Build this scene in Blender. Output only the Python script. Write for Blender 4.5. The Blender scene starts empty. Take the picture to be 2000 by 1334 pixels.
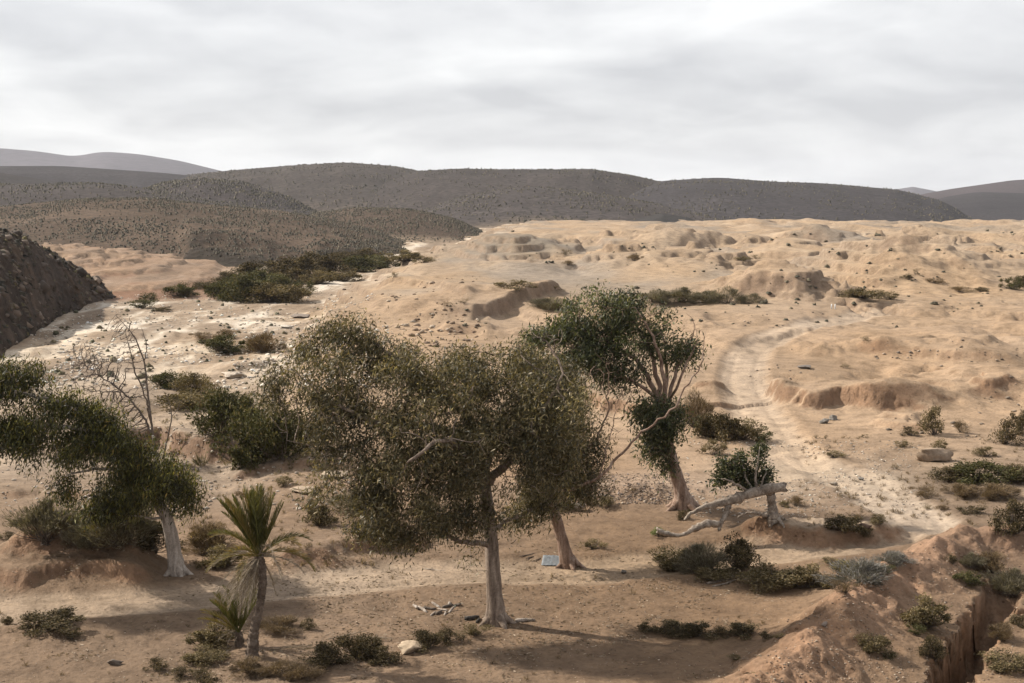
import bpy, math, random
import numpy as np
from mathutils import Vector, Matrix

# ------------------------------------------------------------------ camera, sky, sun
sc = bpy.context.scene
COL = sc.collection
FPX, CX, CY, HC = 2777.8, 1000.0, 667.0, 11.7        # lens in photo pixels, eye height over the tree flat
PITCH = math.atan(267.0 / FPX)
camd = bpy.data.cameras.new('camera'); camd.lens = 50; camd.sensor_width = 36
camd.clip_start = 0.5; camd.clip_end = 30000
cam = bpy.data.objects.new('camera', camd); COL.objects.link(cam)
cam.location = (0, 0, HC); cam.rotation_euler = (math.pi / 2 - PITCH, 0, 0)
sc.camera = cam

SUN_EL, SUN_AZ = math.radians(38), math.radians(-67)   # sun to the left and a little beyond the trees
world = bpy.data.worlds.new('World'); sc.world = world; world.use_nodes = True
wn, wl = world.node_tree.nodes, world.node_tree.links
wn.clear()
def wnode(t, **k):
    n = wn.new(t)
    for a, b in k.items(): setattr(n, a, b)
    return n
w_out = wnode('ShaderNodeOutputWorld'); w_bg = wnode('ShaderNodeBackground'); w_bg.inputs['Strength'].default_value = 0.1
w_sky = wnode('ShaderNodeTexSky', sky_type='NISHITA', sun_disc=False, sun_elevation=SUN_EL, sun_rotation=SUN_AZ)
w_tc = wnode('ShaderNodeTexCoord'); w_sep = wnode('ShaderNodeSeparateXYZ')
wl.new(w_tc.outputs['Generated'], w_sep.inputs[0])
w_add = wnode('ShaderNodeMath', operation='ADD'); w_add.inputs[1].default_value = 0.24
w_max = wnode('ShaderNodeMath', operation='MAXIMUM'); w_max.inputs[1].default_value = 0.0
wl.new(w_sep.outputs['Z'], w_max.inputs[0]); wl.new(w_max.outputs[0], w_add.inputs[0])
w_dx = wnode('ShaderNodeMath', operation='DIVIDE'); w_dy = wnode('ShaderNodeMath', operation='DIVIDE')
wl.new(w_sep.outputs['X'], w_dx.inputs[0]); wl.new(w_add.outputs[0], w_dx.inputs[1])
wl.new(w_sep.outputs['Y'], w_dy.inputs[0]); wl.new(w_add.outputs[0], w_dy.inputs[1])
w_cmb = wnode('ShaderNodeCombineXYZ'); wl.new(w_dx.outputs[0], w_cmb.inputs[0]); wl.new(w_dy.outputs[0], w_cmb.inputs[1])
def wnoise(scale, detail, dist, off):
    m = wnode('ShaderNodeMapping'); m.inputs['Location'].default_value = off; m.inputs['Scale'].default_value = (1, 1, 1)
    wl.new(w_cmb.outputs[0], m.inputs[0])
    n = wnode('ShaderNodeTexNoise'); n.inputs['Scale'].default_value = scale; n.inputs['Detail'].default_value = detail
    n.inputs['Roughness'].default_value = 0.5; n.inputs['Distortion'].default_value = dist
    wl.new(m.outputs[0], n.inputs['Vector']); return n
w_n1 = wnoise(1.1, 6, 0.5, (3.1, 7.4, 0)); w_n2 = wnoise(3.6, 7, 0.4, (1.7, 2.2, 0))
w_mixn = wnode('ShaderNodeMath', operation='MULTIPLY_ADD'); w_mixn.inputs[1].default_value = 0.36
w_s1 = wnode('ShaderNodeMath', operation='MULTIPLY'); w_s1.inputs[1].default_value = 0.64
wl.new(w_n1.outputs['Fac'], w_s1.inputs[0]); wl.new(w_n2.outputs['Fac'], w_mixn.inputs[0]); wl.new(w_s1.outputs[0], w_mixn.inputs[2])
w_ramp = wnode('ShaderNodeValToRGB')
w_ramp.color_ramp.elements[0].position = 0.38; w_ramp.color_ramp.elements[0].color = (0.62, 0.62, 0.638, 1)
w_ramp.color_ramp.elements[1].position = 0.62; w_ramp.color_ramp.elements[1].color = (1.0, 0.995, 0.985, 1)
wl.new(w_mixn.outputs[0], w_ramp.inputs[0])
w_gain = wnode('ShaderNodeMixRGB', blend_type='MULTIPLY'); w_gain.inputs[0].default_value = 1.0
w_gain.inputs[2].default_value = (6.2, 6.2, 6.25, 1); wl.new(w_ramp.outputs[0], w_gain.inputs[1])
w_mix = wnode('ShaderNodeMixRGB'); w_mix.inputs[0].default_value = 0.93
wl.new(w_sky.outputs[0], w_mix.inputs[1]); wl.new(w_gain.outputs[0], w_mix.inputs[2])
wl.new(w_mix.outputs[0], w_bg.inputs['Color']); wl.new(w_bg.outputs[0], w_out.inputs['Surface'])

sund = bpy.data.lights.new('sun', 'SUN'); sund.energy = 5.0; sund.angle = math.radians(1.1); sund.color = (1.0, 0.93, 0.82)
sun = bpy.data.objects.new('sun', sund); COL.objects.link(sun)
sdir = Vector((math.sin(SUN_AZ) * math.cos(SUN_EL), math.cos(SUN_AZ) * math.cos(SUN_EL), math.sin(SUN_EL)))
sun.rotation_euler = (-sdir).to_track_quat('-Z', 'Y').to_euler(); sun.location = sdir * 300
sc.view_settings.view_transform = 'Standard'; sc.view_settings.look = 'None'
sc.view_settings.exposure = 0.75; sc.view_settings.gamma = 1.0; sc.view_settings.use_curve_mapping = False
sc.render.engine = 'CYCLES'; sc.cycles.use_denoising = True
sc.cycles.use_adaptive_sampling = True; sc.cycles.adaptive_threshold = 0.02
sc.cycles.max_bounces = 5; sc.cycles.diffuse_bounces = 2; sc.cycles.transmission_bounces = 4
sc.cycles.transparent_max_bounces = 8; sc.cycles.volume_bounces = 0; sc.cycles.caustics_reflective = False

# ------------------------------------------------------------------ pixel helpers, noise
cp, sp = math.cos(PITCH), math.sin(PITCH)
def ray(px, py):
    a, b = (px - CX) / FPX, (CY - py) / FPX
    return a, cp + b * sp, -sp + b * cp
def atY(px, py, Y):                        # world point seen at that pixel, Y metres away
    dx, dy, dz = ray(px, py); t = Y / dy
    return Vector((dx * t, Y, HC + dz * t))
def W(px, py, z=0.0):                      # point of a level plane seen at that pixel
    dx, dy, dz = ray(px, py); t = (z - HC) / dz
    return (dx * t, dy * t)
def slope(px): return (px - CX) / FPX / cp
rng = np.random.default_rng(11); random.seed(5)

_ga = rng.uniform(0, 2 * np.pi, 65536).astype(np.float32); _gx, _gy = np.cos(_ga), np.sin(_ga)
def perlin(x, y, seed=0):
    x = np.asarray(x, np.float32) + np.float32(seed * 17.31); y = np.asarray(y, np.float32) - np.float32(seed * 9.77)
    xf, yf = np.floor(x), np.floor(y)
    xi, yi = xf.astype(np.int32), yf.astype(np.int32)
    u, v = x - xf, y - yf
    x0, x1 = (xi & 255) << 8, ((xi + 1) & 255) << 8; y0, y1 = yi & 255, (yi + 1) & 255
    def g(i, du, dv): return _gx[i] * du + _gy[i] * dv
    su, sv = u * u * (3 - 2 * u), v * v * (3 - 2 * v)
    a = g(x0 | y0, u, v); b = g(x1 | y0, u - 1, v); c = g(x0 | y1, u, v - 1); d = g(x1 | y1, u - 1, v - 1)
    a += su * (b - a); c += su * (d - c); a += sv * (c - a); a *= 1.5
    return a
def fbm(x, y, o=4, seed=0, gain=0.5):
    s, a, n = 0, 1.0, 0
    for k in range(o):
        s = s + a * perlin(x * 2 ** k, y * 2 ** k, seed + k * 3); n += a; a *= gain
    return s / n
def ridged(x, y, o=4, seed=0, gain=0.5):
    s, a, n = 0, 1.0, 0
    for k in range(o):
        s = s + a * (1 - 2 * np.abs(perlin(x * 2 ** k, y * 2 ** k, seed + k * 3))); n += a; a *= gain
    return s / n
def sstep(a, b, x):
    t = np.clip((x - a) / (b - a), 0, 1); return t * t * (3 - 2 * t)
def interp(x, pts):
    p = np.array(pts, float); return np.interp(x, p[:, 0], p[:, 1])
def polyd(X, Y, pts, reach=40.0, width=None):
    """distance to a polyline, signed side (+ = left of its direction), parameter 0..1, other values along it"""
    P = np.array(pts, float)
    seg = np.hypot(*(P[1:, :2] - P[:-1, :2]).T); cum = np.concatenate([[0], np.cumsum(seg)])
    D = np.full(X.shape, 1e9); S = np.zeros(X.shape); T = np.zeros(X.shape)
    lo, hi = P[:, :2].min(0) - reach, P[:, :2].max(0) + reach
    m = (X > lo[0]) & (X < hi[0]) & (Y > lo[1]) & (Y < hi[1])
    x, y = X[m], Y[m]; d = np.full(x.shape, 1e9); s = np.zeros(x.shape); tt = np.zeros(x.shape)
    for i in range(len(seg)):
        ax, ay = P[i, :2]; bx, by = P[i + 1, :2]; ux, uy = (bx - ax) / seg[i], (by - ay) / seg[i]
        q = (x - ax) * ux + (y - ay) * uy; qc = np.clip(q, 0, seg[i])
        dd = np.hypot(x - ax - ux * qc, y - ay - uy * qc); sg = np.sign(ux * (y - ay) - uy * (x - ax))
        k = dd < d; d[k] = dd[k]; s[k] = sg[k]; tt[k] = (cum[i] + qc[k]) / cum[-1]
    D[m], S[m], T[m] = d, s, tt
    return D, S, T

# ------------------------------------------------------------------ materials
def mat(name):
    m = bpy.data.materials.new(name); m.use_nodes = True
    nt = m.node_tree; nt.nodes.clear(); return m, nt
class NT:
    def __init__(s, nt): s.t = nt
    def n(s, t, ins=None, **k):
        x = s.t.nodes.new(t)
        for a, b in k.items(): setattr(x, a, b)
        for a, b in (ins or {}).items():
            if hasattr(b, 'is_output') or isinstance(b, bpy.types.NodeSocket): s.t.links.new(b, x.inputs[a])
            else: x.inputs[a].default_value = b
        return x
def ramp(N, fac, stops):
    r = N.n('ShaderNodeValToRGB'); e = r.color_ramp.elements
    while len(e) < len(stops): e.new(0.5)
    for q, (p, c) in zip(e, stops): q.position = p; q.color = (*c, 1) if len(c) == 3 else c
    N.t.links.new(fac, r.inputs[0]); return r.outputs[0]
def mixc(N, a, b, f, mode='MIX'):
    m = N.n('ShaderNodeMixRGB', blend_type=mode)
    for i, v in ((0, f), (1, a), (2, b)):
        if isinstance(v, bpy.types.NodeSocket): N.t.links.new(v, m.inputs[i])
        else: m.inputs[i].default_value = v if i == 0 else ((*v, 1) if len(v) == 3 else v)
    return m.outputs[0]
def finish(N, color, rough=0.9, bump=None, bstr=0.5, bdist=0.05, spec=0.2):
    b = N.n('ShaderNodeBsdfPrincipled', {'Base Color': color, 'Roughness': rough, 'Specular IOR Level': spec})
    if bump is not None:
        bp = N.n('ShaderNodeBump', {'Height': bump, 'Strength': bstr, 'Distance': bdist}); N.t.links.new(bp.outputs[0], b.inputs['Normal'])
    o = N.n('ShaderNodeOutputMaterial'); N.t.links.new(b.outputs[0], o.inputs[0])
def noise(N, co, scale, detail=4, rough=0.6, dist=0.0):
    return N.n('ShaderNodeTexNoise', {'Vector': co, 'Scale': scale, 'Detail': detail, 'Roughness': rough, 'Distortion': dist})

def ground_material(name, fine=1.0, stone=True):
    m, nt = mat(name); N = NT(nt)
    co = N.n('ShaderNodeTexCoord').outputs['Object']
    col = N.n('ShaderNodeAttribute', attribute_name='col').outputs['Color']
    n1 = noise(N, co, 0.9 * fine, 5, 0.68); n2 = noise(N, co, 7.0 * fine, 4, 0.7)
    c = mixc(N, col, ramp(N, n1.outputs['Fac'], [(0.28, (0.62, 0.60, 0.58)), (0.5, (1, 1, 1)), (0.75, (1.28, 1.26, 1.22))]), 1.0, 'MULTIPLY')
    c = mixc(N, c, ramp(N, n2.outputs['Fac'], [(0.3, (0.68, 0.66, 0.64)), (0.5, (1, 1, 1)), (0.72, (1.22, 1.21, 1.2))]), 0.8, 'MULTIPLY')
    h = n2.outputs['Fac']
    if stone:                                    # loose pebbles and clods
        v = N.n('ShaderNodeTexVoronoi', {'Vector': co, 'Scale': 5.5 * fine, 'Randomness': 1.0})
        r = N.n('ShaderNodeTexWhiteNoise', {'Vector': v.outputs['Position']})
        mk = N.n('ShaderNodeMath', {0: v.outputs['Distance'], 1: 0.26}, operation='LESS_THAN')
        pk = N.n('ShaderNodeMath', {0: r.outputs['Value'], 1: 0.80}, operation='GREATER_THAN')
        mm = N.n('ShaderNodeMath', {0: mk.outputs[0], 1: pk.outputs[0]}, operation='MULTIPLY')
        tint = ramp(N, r.outputs['Value'], [(0.8, (0.45, 0.42, 0.4)), (0.9, (0.85, 0.8, 0.76)), (1.0, (1.35, 1.32, 1.28))])
        c = mixc(N, c, mixc(N, c, tint, 1.0, 'MULTIPLY'), mm.outputs[0])
        h = N.n('ShaderNodeMath', {0: mm.outputs[0], 1: 0.5, 2: h}, operation='MULTIPLY_ADD').outputs[0]
    h2 = N.n('ShaderNodeMath', {0: n1.outputs['Fac'], 1: 2.0, 2: h}, operation='MULTIPLY_ADD').outputs[0]
    finish(N, c, 0.95, h2, 0.55, 0.10 / fine, 0.1)
    return m

def sheet(name, X, Y, Z, col, material, kind='structure'):
    R, C = X.shape
    v = np.stack([X, Y, Z], -1).reshape(-1, 3).astype(np.float32)
    i = (np.arange(R - 1)[:, None] * C + np.arange(C - 1)[None]).ravel()
    f = np.stack([i, i + 1, i + C + 1, i + C], -1).astype(np.int32)
    me = bpy.data.meshes.new(name)
    me.vertices.add(len(v)); me.vertices.foreach_set('co', v.ravel())
    me.loops.add(f.size); me.loops.foreach_set('vertex_index', f.ravel())
    me.polygons.add(len(f)); me.polygons.foreach_set('loop_start', np.arange(0, f.size, 4, dtype=np.int32))
    me.polygons.foreach_set('use_smooth', np.ones(len(f), bool))
    me.update(calc_edges=True)
    a = me.attributes.new('col', 'FLOAT_COLOR', 'POINT')
    a.data.foreach_set('color', np.concatenate([col.reshape(-1, 3), np.ones((len(v), 1))], 1).astype(np.float32).ravel())
    me.materials.append(material)
    o = bpy.data.objects.new(name, me); COL.objects.link(o)
    o['kind'] = kind
    return o

# ------------------------------------------------------------------ the ground
ys = [1.0, 8.0, 16.0, 22.0, 26.0]; y = 28.0
while y < 950: ys.append(y); y += min(y * y / 32500 * 1.9, 0.0056 * y) * (0.5 if 74 < y < 92 else 1)
while y < 12000: ys.append(y); y *= 1.04
YS = np.array(ys)
SS = np.linspace(slope(1000 - 1300), slope(1000 + 1300), 710)
Yg, Sg = np.meshgrid(YS, SS, indexing='ij'); Xg = Sg * Yg
PXg = Sg * cp * FPX + CX

TRACKS = [  # centre line (pixels on the flat), half width m
    ([(-400, 1205), (0, 1190), (200, 1178), (420, 1160), (640, 1140), (900, 1120), (1150, 1118), (1380, 1092), (1560, 1075), (1700, 1058)], 1.5, 0),
    ([(1700, 1058), (1800, 1038), (1790, 1010), (1700, 965), (1600, 915), (1545, 885)], 1.35, 0),
    ([(1545, 880), (1500, 820), (1462, 770), (1450, 735), (1460, 700), (1510, 668), (1600, 640), (1720, 622)], 1.5, 0.7),
]
def bank_s(Y): return slope(1000) + np.interp(np.log(Y), np.log([30, 61, 83, 110, 148, 203, 337, 450, 900]),
                            [slope(p) for p in (430, 500, 560, 600, 650, 700, 850, 955, 1000)])
def height(X, Y, S):
    zr = interp(Y, [(0, 0), (62, 0.1), (80, 0.5), (100, 1.0), (145, 1.9), (250, 3.0), (450, 4.3), (620, 4.6), (900, 0), (1500, -10), (12000, -60)])
    zl = interp(Y, [(0, 0), (48, 0), (60, -0.4), (80, -1.2), (120, -1.8), (200, -2.3), (330, -1.9), (450, -1.0), (700, 0), (1500, -10), (12000, -60)])
    wob = 0.02 * fbm(X / 18, Y / 18, 3, 41)
    w = sstep(-0.03, 0.035, S - bank_s(Y) + wob)
    z = zl + (zr - zl) * w
    near = 1 - sstep(70, 130, Y)
    far = sstep(118, 190, Y)
    # gentle relief everywhere, clods close by
    z = z + 0.28 * fbm(X / 11, Y / 11, 4, 1) * (0.35 + 0.65 * sstep(38, 80, Y))
    nr = Y < 75; x, y = X[nr], Y[nr]
    z[nr] += 0.05 * fbm(x / 1.7, y / 1.7, 3, 2) + 0.022 * fbm(x / .35, y / .35, 2, 4) * (1 + 2 * np.clip(fbm(x / 3, y / 3, 2, 8), 0, 1))
    # dunes and gullies of the sand slope, x > 0
    mid = sstep(66, 90, Y) * w
    g = ridged((X + 0.3 * Y) / 9, (Y - 0.2 * X) / 16, 4, 7)
    z = z + mid * (1 - far * 0.5) * (0.75 * fbm(X / 13, Y / 20, 3, 5) + 0.07 * ridged(X / 2.4, Y / 3.0, 3, 6) - 1.1 * np.clip(g - 0.25, 0, 1) ** 1.4 * sstep(slope(1420), slope(1700), S))
    # hummocky badlands of the plateau
    wx, wy = X + 6 * fbm(X / 30, Y / 30, 2, 13), Y + 6 * fbm(X / 30, Y / 30, 2, 17)
    rgh = sstep(-.15, .3, fbm(X / 45, Y / 80, 2, 29))           # smooth sand here, broken ground there
    hum = np.abs(fbm(wx / 27, wy / 48, 2, 21)) * 8.5 + (0.3 + 1.9 * rgh) * np.abs(fbm(wx / 10, wy / 22, 4, 23)) + 0.5 * rgh * np.abs(fbm(X / 3.0, Y / 5, 2, 25))
    pl = sstep(158, 205, Y) * w * (1 - sstep(600, 900, Y))
    amp = 0.55 + 0.45 * sstep(slope(1150), slope(1500), S)
    gul = np.clip(ridged(wx / 13, wy / 30, 4, 27) - 0.30, 0, 1) ** 1.5
    hum = hum - (0.8 + 2.2 * rgh) * gul
    z = z + pl * amp * (hum - 1.9) * (0.45 + 0.55 * sstep(170, 260, Y)) * (1 - .5 * sstep(300, 420, Y))
    # named mounds: px, py of the foot, height, half width, half depth, flat-topped?
    for px, py, yy, h, rx, ry, flat in MOUNDS:
        p = atY(px, py, yy); m = (np.abs(X - p.x) < rx * 2.2) & (np.abs(Y - yy) < ry * 2.2)
        x, y = X[m], Y[m]; q = ((x - p.x) / rx) ** 2 + ((y - yy) / ry) ** 2
        q = q * (1 + 0.45 * fbm(x / (rx * 0.6), y / (ry * 0.6), 3, 31)) ** 2
        b = np.exp(-np.clip(q, 0, 30) * 1.2)
        if flat: b = np.minimum(b, 0.62) / 0.62
        z[m] += h * b * (1 + (.04 if flat else .14) * ridged(x / 3.0, y / 3.0, 3, 37))
        if yy < 60: z[m] += .16 * b * ridged(x / .7, y / .7, 3, 38)
    # terraces cut in the banks and hummocks
    st = 0.50 + 0.0030 * Y
    q = (z + 0.5 * fbm(X / 20, Y / 20, 3, 51)) / st; fr = q - np.floor(q)
    ter = (np.floor(q) + sstep(0.66, 0.92, fr)) * st - 0.5 * fbm(X / 20, Y / 20, 3, 51)
    tm = sstep(-0.15, 0.2, fbm(X / 24, Y / 50, 3, 57)) * sstep(75, 120, Y) * 0.85
    tm = np.maximum(tm, 0.8 * np.exp(-((S - bank_s(Y)) / 0.03) ** 2) * sstep(90, 140, Y))
    z = z + (ter - z) * tm
    # sandy bank beyond the dark slope, left
    lb = np.clip((slope(470) - S) / (slope(470) - slope(150)), 0, 1) ** 0.9
    rise = interp(Y, [(0, 0), (216, 0), (232, 1.3), (252, 1.9), (268, 3.0), (300, 4.3), (330, 4.2), (420, 2)])
    rr = rise * lb * (1 + 0.25 * fbm(X / 9, Y / 14, 4, 61) - .35 * np.clip(ridged(X / 6, Y / 20, 3, 63) - .3, 0, 1)); k = rr / 0.9; rr = rr + 0.8 * ((np.floor(k) + sstep(0.55, 0.9, k - np.floor(k))) * 0.9 - rr)
    z = z + rr
    # rough river bed
    z = z + (1 - w) * sstep(62, 85, Y) * (1 - lb * sstep(205, 215, Y)) * (0.5 * fbm(X / 6, Y / 16, 4, 71) + 0.12 * ridged(X / 1.6, Y / 4, 3, 73))
    return z, w, pl

def chaikin(P, n=3):
    P = np.array(P, float)
    for _ in range(n):
        Q = np.empty((2 * len(P) - 2, 2)); Q[0::2] = .75 * P[:-1] + .25 * P[1:]; Q[1::2] = .25 * P[:-1] + .75 * P[1:]
        P = np.vstack([P[:1], Q[1:-1], P[-1:]])
    return P
def ledge(X, Y, z, pts, h, L, zp=0.0, sharp=0.12, rough=0.5):
    P = chaikin([W(a, b, zp) for a, b in pts])               # drawn left to right: the high side lies beyond
    P = np.array(P); lo, hi = P.min(0) - L * 4 - 4, P.max(0) + L * 4 + 4
    m = (X > lo[0]) & (X < hi[0]) & (Y > lo[1]) & (Y < hi[1]); x, y = X[m], Y[m]
    D, S, T = polyd(x, y, P, L * 4 + 4)
    sd = D * S + rough * (1.1 * perlin(x / 2.6, y / 2.6, 80) + 0.5 * perlin(x / 1.1, y / 1.1, 81) + 0.25 * perlin(x / .45, y / .45, 82))
    e = sstep(0, 0.16, T) * sstep(1.0, 0.84, T)
    up = 1 / (1 + np.exp(-np.clip(sd / sharp, -40, 40)))
    z[m] += np.where(D < 1e8, h * e * (up * np.exp(-np.maximum(sd, 0) / L) + 0.16 * (1 - up) * np.exp(np.minimum(sd, 0) / 0.9)), 0)
    return z

MOUNDS = [
    (1525, 588, 152, 2.7, 5.5, 6.0, True), (1595, 588, 158, 1.0, 5, 6, False), (1455, 575, 160, 1.5, 6, 7, False),
    (1010, 505, 262, 2.7, 11, 22, False), (930, 500, 270, 1.0, 10, 16, False), (1060, 505, 285, 0.8, 14, 16, False),
    (1165, 540, 208, 2.0, 12, 10, False), (1290, 520, 222, 2.2, 12, 10, False),
    (1650, 540, 198, 3.2, 10, 12, False), (1740, 560, 176, 2.4, 8, 9, False), (1860, 545, 186, 2.8, 12, 12, False), (1930, 520, 215, 2.2, 14, 14, False),
    (1790, 500, 250, 2.0, 14, 14, False), (1560, 500, 262, 2.0, 16, 14, False), (1400, 482, 320, 1.6, 22, 16, False),
    (1240, 478, 330, 1.2, 20, 18, False), (1700, 470, 360, 2.0, 26, 22, False), (1950, 470, 340, 1.0, 26, 22, False),
    (1760, 690, 104, 0.9, 6, 6, False), (1900, 720, 98, 0.9, 5, 5, False), (1640, 700, 103, 0.5, 5, 5, False), (1950, 800, 85, 1.2, 5, 5, False),
    (1770, 838, 79, 0.4, 2.0, 1.6, True), (1390, 790, 83, 0.35, 1.5, 1.5, False),
    (60, 1118, 45.2, 0.55, 2.2, 0.9, False), (155, 1108, 45.8, 0.85, 1.7, 1.0, False), (235, 1122, 45.0, 0.4, 1.5, 0.8, False),
    (1975, 1060, 47.5, .5, 2.0, 1.0, False),
    (1230, 975, 56, 0.35, 3.5, 1.8, False), (1600, 1060, 49, 0.35, 4.0, 1.0, False),
]
Xg = Xg.astype(np.float32); Yg = Yg.astype(np.float32); Sg = Sg.astype(np.float32)
Zg, Wm, PL = height(Xg, Yg, Sg)
LEDGES = [([(1496, 764), (1515, 778), (1560, 790), (1605, 795), (1645, 787), (1715, 803)], 1.25, 9.0, 0.5),
          ([(905, 622), (960, 612), (1010, 604), (1060, 592), (1115, 580)], 1.5, 14.0, 1.6),
          ([(1350, 768), (1385, 775), (1425, 768)], 0.45, 2.5, 0.5),
          ([(1690, 820), (1740, 832), (1800, 838), (1830, 830)], 0.45, 2.0, 0.5), ([(1710, 808), (1750, 816), (1800, 818)], 0.4, 2.5, 0.5),
          ([(1600, 594), (1680, 597)], 0.5, 4, 1.6), ([(1470, 672), (1520, 662), (1565, 650), (1610, 645)], .5, 3, 1.0), ([(1730, 668), (1790, 674), (1840, 666)], .55, 5, 1.0), ([(1840, 694), (1900, 702), (1960, 692)], .5, 4, 1.0), ([(1600, 700), (1660, 690), (1720, 700)], .35, 4, .9), ([(1880, 770), (1930, 778), (1990, 770)], .6, 4, .7), ([(1660, 760), (1720, 752), (1760, 762)], .35, 3, .6),
          ([(520, 1121), (640, 1107), (720, 1094), (800, 1082), (860, 1070)], 0.6, 3.5, 0.0), ([(-200, 1150), (0, 1146), (140, 1140), (260, 1136), (330, 1128)], 0.75, 2.2, 0.0),
          ([(1420, 1050), (1560, 1068), (1640, 1075), (1720, 1066), (1782, 1046)], 0.5, 2.2, 0.0),
          ([(-150, 962), (0, 958), (150, 962), (300, 975)], 0.35, 5, 0.0), ([(430, 935), (520, 930), (600, 925), (680, 940)], 0.5, 6, -0.3),
          ([(230, 900), (300, 882), (370, 905), (470, 915)], 1.5, 6, -0.6), ([(720, 575), (800, 585), (860, 600), (920, 640)], 0.8, 12, 0.4),
          ([(1150, 800), (1210, 822), (1270, 830)], 0.9, 5, 0.2), ([(440, 735), (520, 722), (600, 725)], 0.6, 6, -1.8), ([(240, 668), (330, 660), (420, 672)], .5, 6, -2)]
for pts, h, L, zp in LEDGES: Zg = ledge(Xg, Yg, Zg, pts, h, L, zp)
# the spoil bank and the trench of the near right corner
BERM = [W(1400, 1430, 1.1), W(1520, 1300, 1.1), W(1630, 1200, 1.1), W(1715, 1135, 1.1), W(1800, 1088, 1.1), W(1890, 1046, 1.1), W(2050, 1035, 1.1)]
Db, Sb, Tb = polyd(Xg, Yg, BERM, 14)
bb = np.where(Db < 1e8, np.exp(-(Db / 1.35) ** 2), 0)
bumps = 1 + 0.45 * fbm(Xg / 1.4, Yg / 1.4, 3, 91)
Zg = Zg + 1.1 * bb * bumps + np.where(Db < 1e8, 0.16 * ridged(Xg / .6, Yg / .6, 3, 92) * np.exp(-(Db / 1.8) ** 2), 0)
Zg = Zg + np.where((Db < 1e8) & (Sb < 0), 0.3 * sstep(0, 2.2, Db) * sstep(9, 5, Db) * sstep(62, 50, Yg), 0)
TRENCH = [W(1800, 1440, .5), W(1850, 1330, .5), W(1900, 1245, .5), W(1945, 1175, .5), W(1990, 1120, .5)]
Dt, St, Tt = polyd(Xg, Yg, TRENCH, 8)
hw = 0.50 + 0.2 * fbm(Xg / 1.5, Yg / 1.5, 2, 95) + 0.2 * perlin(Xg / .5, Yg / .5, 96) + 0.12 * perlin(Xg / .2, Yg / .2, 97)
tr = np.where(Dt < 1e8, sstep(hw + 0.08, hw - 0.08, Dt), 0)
Zg = Zg - (1.7 + .5 * fbm(Xg / .7, Yg / .7, 3, 98)) * tr * sstep(0.97, 0.7, Tt)
# wheel tracks
road = np.zeros_like(Zg)
for pts, hwid, zp in TRACKS:
    D, S, T = polyd(Xg, Yg, [W(a, b, zp) for a, b in pts], 8)
    r = np.where(D < 1e8, sstep(hwid * 1.25, hwid * 0.7, D + 0.25 * perlin(Xg, Yg, 99)), 0)
    rut = np.where(D < 1e8, np.exp(-((D - 0.75) / 0.2) ** 2), 0)
    Zg = Zg - (0.10 if zp == 0 else 0.15) * r - 0.045 * rut * r + np.where(D < 1e8, 0.05 * np.exp(-((D - hwid * 1.3) / .35) ** 2), 0)
    road = np.maximum(road, r)

# surface colours of the earth, with cloud shade put into the left bank
def C3(*c): return np.array(c, float)
def blend(col, c, m): return col + (C3(*c) - col) * np.clip(m, 0, 1)[..., None]
gzx = np.gradient(Zg, axis=0) / np.gradient(Yg, axis=0)
n_big, n_mid, n_sm = fbm(Xg / 26, Yg / 70, 3, 101), fbm(Xg / 7, Yg / 24, 4, 103), fbm(Xg / 2.0, Yg / 5.5, 3, 105)
col = np.broadcast_to(C3(0.158, 0.107, 0.070), Zg.shape + (3,)).copy()                       # reddish flat under the trees
col = blend(col, (0.285, 0.202, 0.134), sstep(52, 78, Yg) * Wm)                                # sand slope
col = blend(col, (0.322, 0.240, 0.164), sstep(110, 190, Yg) * Wm * (0.75 + 0.5 * n_mid))
col = blend(col, (0.220, 0.178, 0.138), sstep(0.0, 0.35, n_big + 0.3 * n_mid) * sstep(120, 170, Yg) * Wm * 0.9)   # grey gravel
col = blend(col, (0.315, 0.245, 0.18), (1 - Wm) * sstep(50, 70, Yg) * (0.7 + 0.6 * n_mid))       # pale river bed
col = blend(col, (0.46, 0.395, 0.32), (1 - Wm) * sstep(95, 130, Yg) * sstep(-0.05, 0.35, n_mid + 0.5 * n_sm))
col = blend(col, (0.215, 0.142, 0.095), sstep(slope(540), slope(400), Sg) * sstep(205, 220, Yg) * (0.8 + 0.5 * n_mid))  # left sand bank: earth tone darkened to stand for cloud shade
str_ = np.sin(Zg * 5.0 + 2 * n_mid); col = blend(col, (0.17, 0.095, 0.062), sstep(slope(560), slope(330), Sg) * sstep(203, 214, Yg) * sstep(300, 235, Yg) * sstep(0.1, 0.8, str_) * .8)
col = blend(col, (0.275, 0.208, 0.148), road * 0.75 * sstep(70, 50, Yg)); col = blend(col, (0.365, 0.285, 0.212), road * 0.75 * sstep(47, 52, Yg))
col = blend(col, (0.185, 0.112, 0.070), sstep(0.25, 0.8, gzx) * 0.85 * sstep(20, 40, Yg) * (1 - sstep(140, 260, Yg) * .5))   # red earth in the cuts
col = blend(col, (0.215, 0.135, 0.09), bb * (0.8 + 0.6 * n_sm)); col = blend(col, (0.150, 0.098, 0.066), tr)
gx, gy = W(1230, 960); gm = np.exp(-((Xg - gx) / 5.0) ** 2 - ((Yg - gy) / 3.0) ** 2); col = blend(col, (0.25, 0.19, 0.15), gm * 0.9)
gx, gy = W(1640, 940); gm = np.exp(-((Xg - gx) / 6.0) ** 2 - ((Yg - gy) / 4.5) ** 2); col = blend(col, (0.30, 0.235, 0.172), gm * (0.6 + 0.8 * n_sm))
p_ = atY(1010, 505, 262); gm = np.exp(-((Xg - p_.x) / 13.0) ** 2 - ((Yg - 258) / 26.0) ** 2); col = blend(col, (0.185, 0.155, 0.122), np.clip(gm * (1 + 1.2 * n_mid), 0, .9))
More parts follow.
